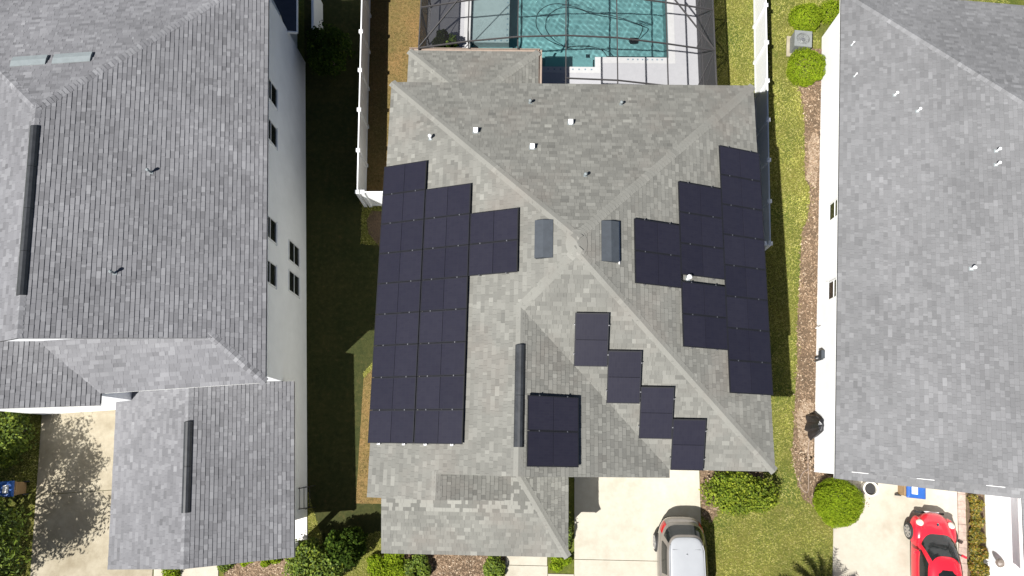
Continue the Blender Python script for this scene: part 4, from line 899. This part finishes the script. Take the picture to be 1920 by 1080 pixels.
# ------------------------------------------------------------------ cars
def sup(a, b, n, yc, z, k=64):
    out = []
    for i in range(k):
        t_ = 2 * math.pi * i / k; c, s = math.cos(t_), math.sin(t_)
        out.append((a * math.copysign(abs(c) ** (2 / n), c), yc + b * math.copysign(abs(s) ** (2 / n), s), z))
    return out
class Shell:
    """stack of rounded plan outlines, patches of it can be cut out as panels"""
    def __init__(s, levels): s.lv = levels
    def at(s, t_, h_):
        lv = s.lv; h_ = max(0, min(len(lv) - 1.0001, h_)); i = int(h_); f_ = h_ - i
        z, a, b, yc, n = [lv[i][k] * (1 - f_) + lv[i + 1][k] * f_ for k in range(5)]
        c, sn = math.cos(t_), math.sin(t_); return Vector((a * math.copysign(abs(c) ** (2 / n), c), yc + b * math.copysign(abs(sn) ** (2 / n), sn), z))
    def full(s, m, capz):
        lv = s.lv; m.rings([sup(a, b, n, yc, z) for z, a, b, yc, n in lv], (0, lv[-1][3], capz))
    def patch(s, t0, t1, h0, h1, off, nt=18, nh=6, trim=0):
        m = MB(); P = []
        for j in range(nh + 1):
            row = []
            for i in range(nt + 1):
                hh = h0 + (h1 - h0) * j / nh; u = i / nt; tr = trim * (j / nh); t_ = t0 + tr + (t1 - t0 - 2 * tr) * u
                p = s.at(t_, hh); e = .01; du = s.at(t_ + e, hh) - s.at(t_ - e, hh); dv = s.at(t_, hh + e) - s.at(t_, hh - e); nn = du.cross(dv)
                if nn.length < 1e-9: nn = Vector((0, 0, 1))
                nn.normalize()
                row.append(p + nn * off)
            P.append(row)
        for j in range(nh):
            for i in range(nt): m.poly([P[j][i], P[j][i + 1], P[j + 1][i + 1], P[j + 1][i]])
        return m
def wheel(parent, x, y, r, wd, steer=0):
    t_ = MB(); s_ = 1 if x > 0 else -1
    ty = t_.tube([(-wd / 2, 0, 0), (-wd / 2 + .02, 0, 0), (wd / 2 - .02, 0, 0), (wd / 2, 0, 0)], [r * .93, r, r, r * .93], 28).build('wheel', 'rubber', parent); ty.location = (x, y, r); ty.rotation_euler = (0, 0, steer)
    rm = MB(); xo = s_ * (wd / 2 + .004)
    rm.tube([(xo - s_ * .01, 0, 0), (xo, 0, 0)], r * .2, 16)
    for k in range(7):
        a = k * 2 * math.pi / 7; rm.beam((xo, .04 * math.cos(a), .04 * math.sin(a)), (xo, r * .66 * math.cos(a), r * .66 * math.sin(a)), .07, .02, up=(1, 0, 0))
    rm.tube([(xo, r * .68 * math.cos(a * math.pi / 14), r * .68 * math.sin(a * math.pi / 14)) for a in range(29)], .018, 6, False)
    rm.build('rim', 'alloy', ty)
def sub(o, l_=1):
    m = o.modifiers.new('sub', 'SUBSURF'); m.levels = l_; m.render_levels = l_; o.data.polygons.foreach_set('use_smooth', [True] * len(o.data.polygons)); return o
# red rounded hatchback
bt = thing('parked_car', 'small round red car with dark sunroof parked on the right driveway', 'car', (15.75, -3.9, .035), R(-4.5))
lower = Shell([(.20, .70, 1.92, 0, 3), (.30, .79, 2.02, 0, 2.9), (.50, .82, 2.06, 0, 2.7), (.66, .81, 2.0, 0, 2.6), (.78, .77, 1.86, -.02, 2.5), (.86, .70, 1.66, -.04, 2.4), (.93, .58, 1.38, -.06, 2.3), (.98, .38, .95, -.08, 2.2)])
m = MB(); lower.full(m, 1.0); sub(m.build('body', 'red_paint', bt))
for sx in (-1, 1):
    for y0, rr in ((1.28, .60), (-1.28, .62)):
        m = MB(); rs = []
        for j in range(7):
            ph = j / 6 * math.pi / 2 * .98; rs.append([(sx * .60 + .27 * math.cos(ph) * math.cos(t_), y0 + rr * math.cos(ph) * math.sin(t_), .42 + .40 * math.sin(ph)) for t_ in [2 * math.pi * k / 28 for k in range(28)]])
        m.rings(rs, (sx * .60, y0, .822)); sub(m.build('fender', 'red_paint', bt))
gh = Shell([(.84, .77, 1.52, -.16, 2.8), (1.02, .735, 1.34, -.20, 2.8), (1.18, .685, 1.14, -.25, 2.8), (1.32, .625, .92, -.30, 2.8), (1.41, .55, .72, -.33, 2.8), (1.46, .42, .52, -.35, 2.6)])
m = MB(); gh.full(m, 1.485); gb = sub(m.build('cabin', 'red_paint', bt))
gh.patch(R(37), R(143), .3, 3.45, .014, 24, trim=.06).build('windshield', 'glass_dark', bt, smooth=True); gh.patch(R(228), R(312), .5, 3.2, .014).build('rear_window', 'glass_dark', bt, smooth=True)
gh.patch(R(-36), R(29), .5, 2.9, .014, trim=.10).build('side_window', 'glass_dark', bt, smooth=True); gh.patch(R(151), R(216), .5, 2.9, .014, trim=.10).build('side_window', 'glass_dark', bt, smooth=True)
m = MB(); P = [[(x * .34, -.36 + y * .40, 1.470 + .030 * (1 - x * x) - .05 * abs(y) ** 2.5 * .6) for x in (-1, -.5, 0, .5, 1)] for y in (-1, -.5, 0, .5, 1)]
for j in range(4):
    for i in range(4): m.poly([P[j][i], P[j][i + 1], P[j + 1][i + 1], P[j + 1][i]])
m.build('sunroof', 'glass_dark', bt, smooth=True)
for sx in (-1, 1):
    d = Vector((sx * .18, .62, .76)).normalized(); c = Vector((sx * .60, 1.64, .715)); X = d.cross(Vector((0, 0, 1))).normalized(); Y = X.cross(d); m = MB()
    m.rings([[c + (X * math.cos(a * math.pi / 12) + Y * math.sin(a * math.pi / 12)) * r_ + d * h_ for a in range(24)] for r_, h_ in ((.135, -.03), (.13, .03), (.09, .05))], c + d * .058); m.build('headlight', 'lamp_clear', bt, smooth=True)
    m = MB(); m.beam((sx * .72, .62, .93), (sx * .82, .58, .95), .05, .05); mi = m.build('mirror_arm', 'black_plastic', bt); m = MB(); m.beam((sx * .80, .60, .97), (sx * .98, .52, .97), .09, .13); bevel(m.build('mirror', 'red_paint', bt), .03, 3)
    for y0 in (1.27, -1.27): wheel(bt, sx * .78, y0, .325, .2, R(6) if y0 > 0 else 0)
m = MB().lathe([(.05, 0), (.055, .008), (.03, .014)], (0, 1.62, .865), 20); m.build('emblem', 'chrome', bt)
m = MB().box((-.26, 2.03, .36), (.26, 2.07, .48)); m.build('license_plate', 'label_white', bt)
MB().box((-.55, 1.98, .20), (.55, 2.055, .30)).build('grille', 'black_plastic', bt)
for sx in (-1, 1): MB().tube([(sx * .5, .76, .985), (sx * .05, .86, 1.0)], .010, 6).build('wiper', 'black_plastic', bt)
# grey family car, tail to the house
sv = thing('parked_car', 'dark grey family car with sky sheen painted on its roof backed up to the centre garage', 'car', (6.12, -4.6, .035), R(.5))
lower = Shell([(.22, .80, 2.28, 0, 4), (.34, .91, 2.38, 0, 4), (.60, .945, 2.42, 0, 4), (.82, .945, 2.40, 0, 4), (.98, .92, 2.33, 0, 4), (1.05, .86, 2.2, -.02, 4), (1.08, .6, 1.6, -.05, 3.5)])
m = MB(); lower.full(m, 1.09); sub(m.build('body', 'grey_paint', sv))
gh = Shell([(1.0, .865, 1.85, .40, 4.2), (1.2, .82, 1.74, .40, 4.2), (1.4, .765, 1.60, .39, 4.2), (1.56, .705, 1.44, .38, 4.2), (1.63, .62, 1.3, .37, 4.2)])
m = MB(); gh.full(m, 1.66); sub(m.build('cabin', 'grey_paint', sv))
gh.patch(R(36), R(144), 1.05, 3.0, .014, 26, trim=.02).build('rear_window', 'glass_dark', sv, smooth=True); gh.patch(R(213), R(327), .4, 2.9, .014, 26).build('windshield', 'glass_dark', sv, smooth=True)
for a, b in ((-27, -3), (0, 24)): gh.patch(R(a), R(b), .6, 2.7, .014).build('side_window', 'glass_dark', sv, smooth=True); gh.patch(R(180 - b), R(180 - a), .6, 2.7, .014).build('side_window', 'glass_dark', sv, smooth=True)
rp_ = MB(); rp_.rings([sup(a, b, 4.5, yc, z) for z, a, b, yc in ((1.615, .655, 1.36, .37), (1.652, .63, 1.33, .37), (1.668, .5, 1.1, .37), (1.678, .25, .6, .37))], (0, .37, 1.68)); ro = sub(rp_.build('roof_panel', 'silver_sky_sheen', sv))  # paler roof colour paints in the sky's reflection
for sx in (-1, 1): MB().tube([(sx * .60, 1.45, 1.655), (sx * .645, 1.25, 1.695), (sx * .65, -.5, 1.695), (sx * .60, -.75, 1.655)], .018, 6).build('roof_rail', 'silver_sky_sheen', sv)
MB().tube([(-.52, 1.30, 1.664), (.52, 1.30, 1.664)], .006, 5).build('hatch_seam', 'black_plastic', sv)
MB().lathe([(.035, 0), (.03, .03), (.012, .06)], (0, 1.12, 1.672), 12).build('antenna', 'silver_sky_sheen', sv)
for sx, (a, b) in ((1, (40, 62)), (-1, (118, 140))): lower.patch(R(a), R(b), 2.6, 4.7, .012, 10, 5).build('tail_light', 'tail_red', sv, smooth=True)
lower.patch(R(35), R(145), .3, 1.2, .02, 24, 5).build('rear_bumper', 'black_plastic', sv, smooth=True)
for sx in (-1, 1):
    m = MB(); m.lathe([(.03, -.07), (.1, -.05), (.11, .04), (.05, .09)], (sx * 1.02, -.95, 1.10), 14); m.build('mirror', 'grey_paint', sv, smooth=True)
    for y0 in (1.42, -1.42): wheel(sv, sx * .86, y0, .36, .22)
for sx in (-1, 1): lower.patch(R(270 - sx * 40) - R(10), R(270 - sx * 40) + R(10), 2.6, 4.3, .012, 10, 5).build('headlight', 'lamp_clear', sv, smooth=True)

# ------------------------------------------------------------------ render settings
scene.render.engine = 'CYCLES'
scene.cycles.max_bounces = 8; scene.cycles.transparent_max_bounces = 12
scene.render.resolution_x = 1024; scene.render.resolution_y = 576
bpy.context.view_layer.update()
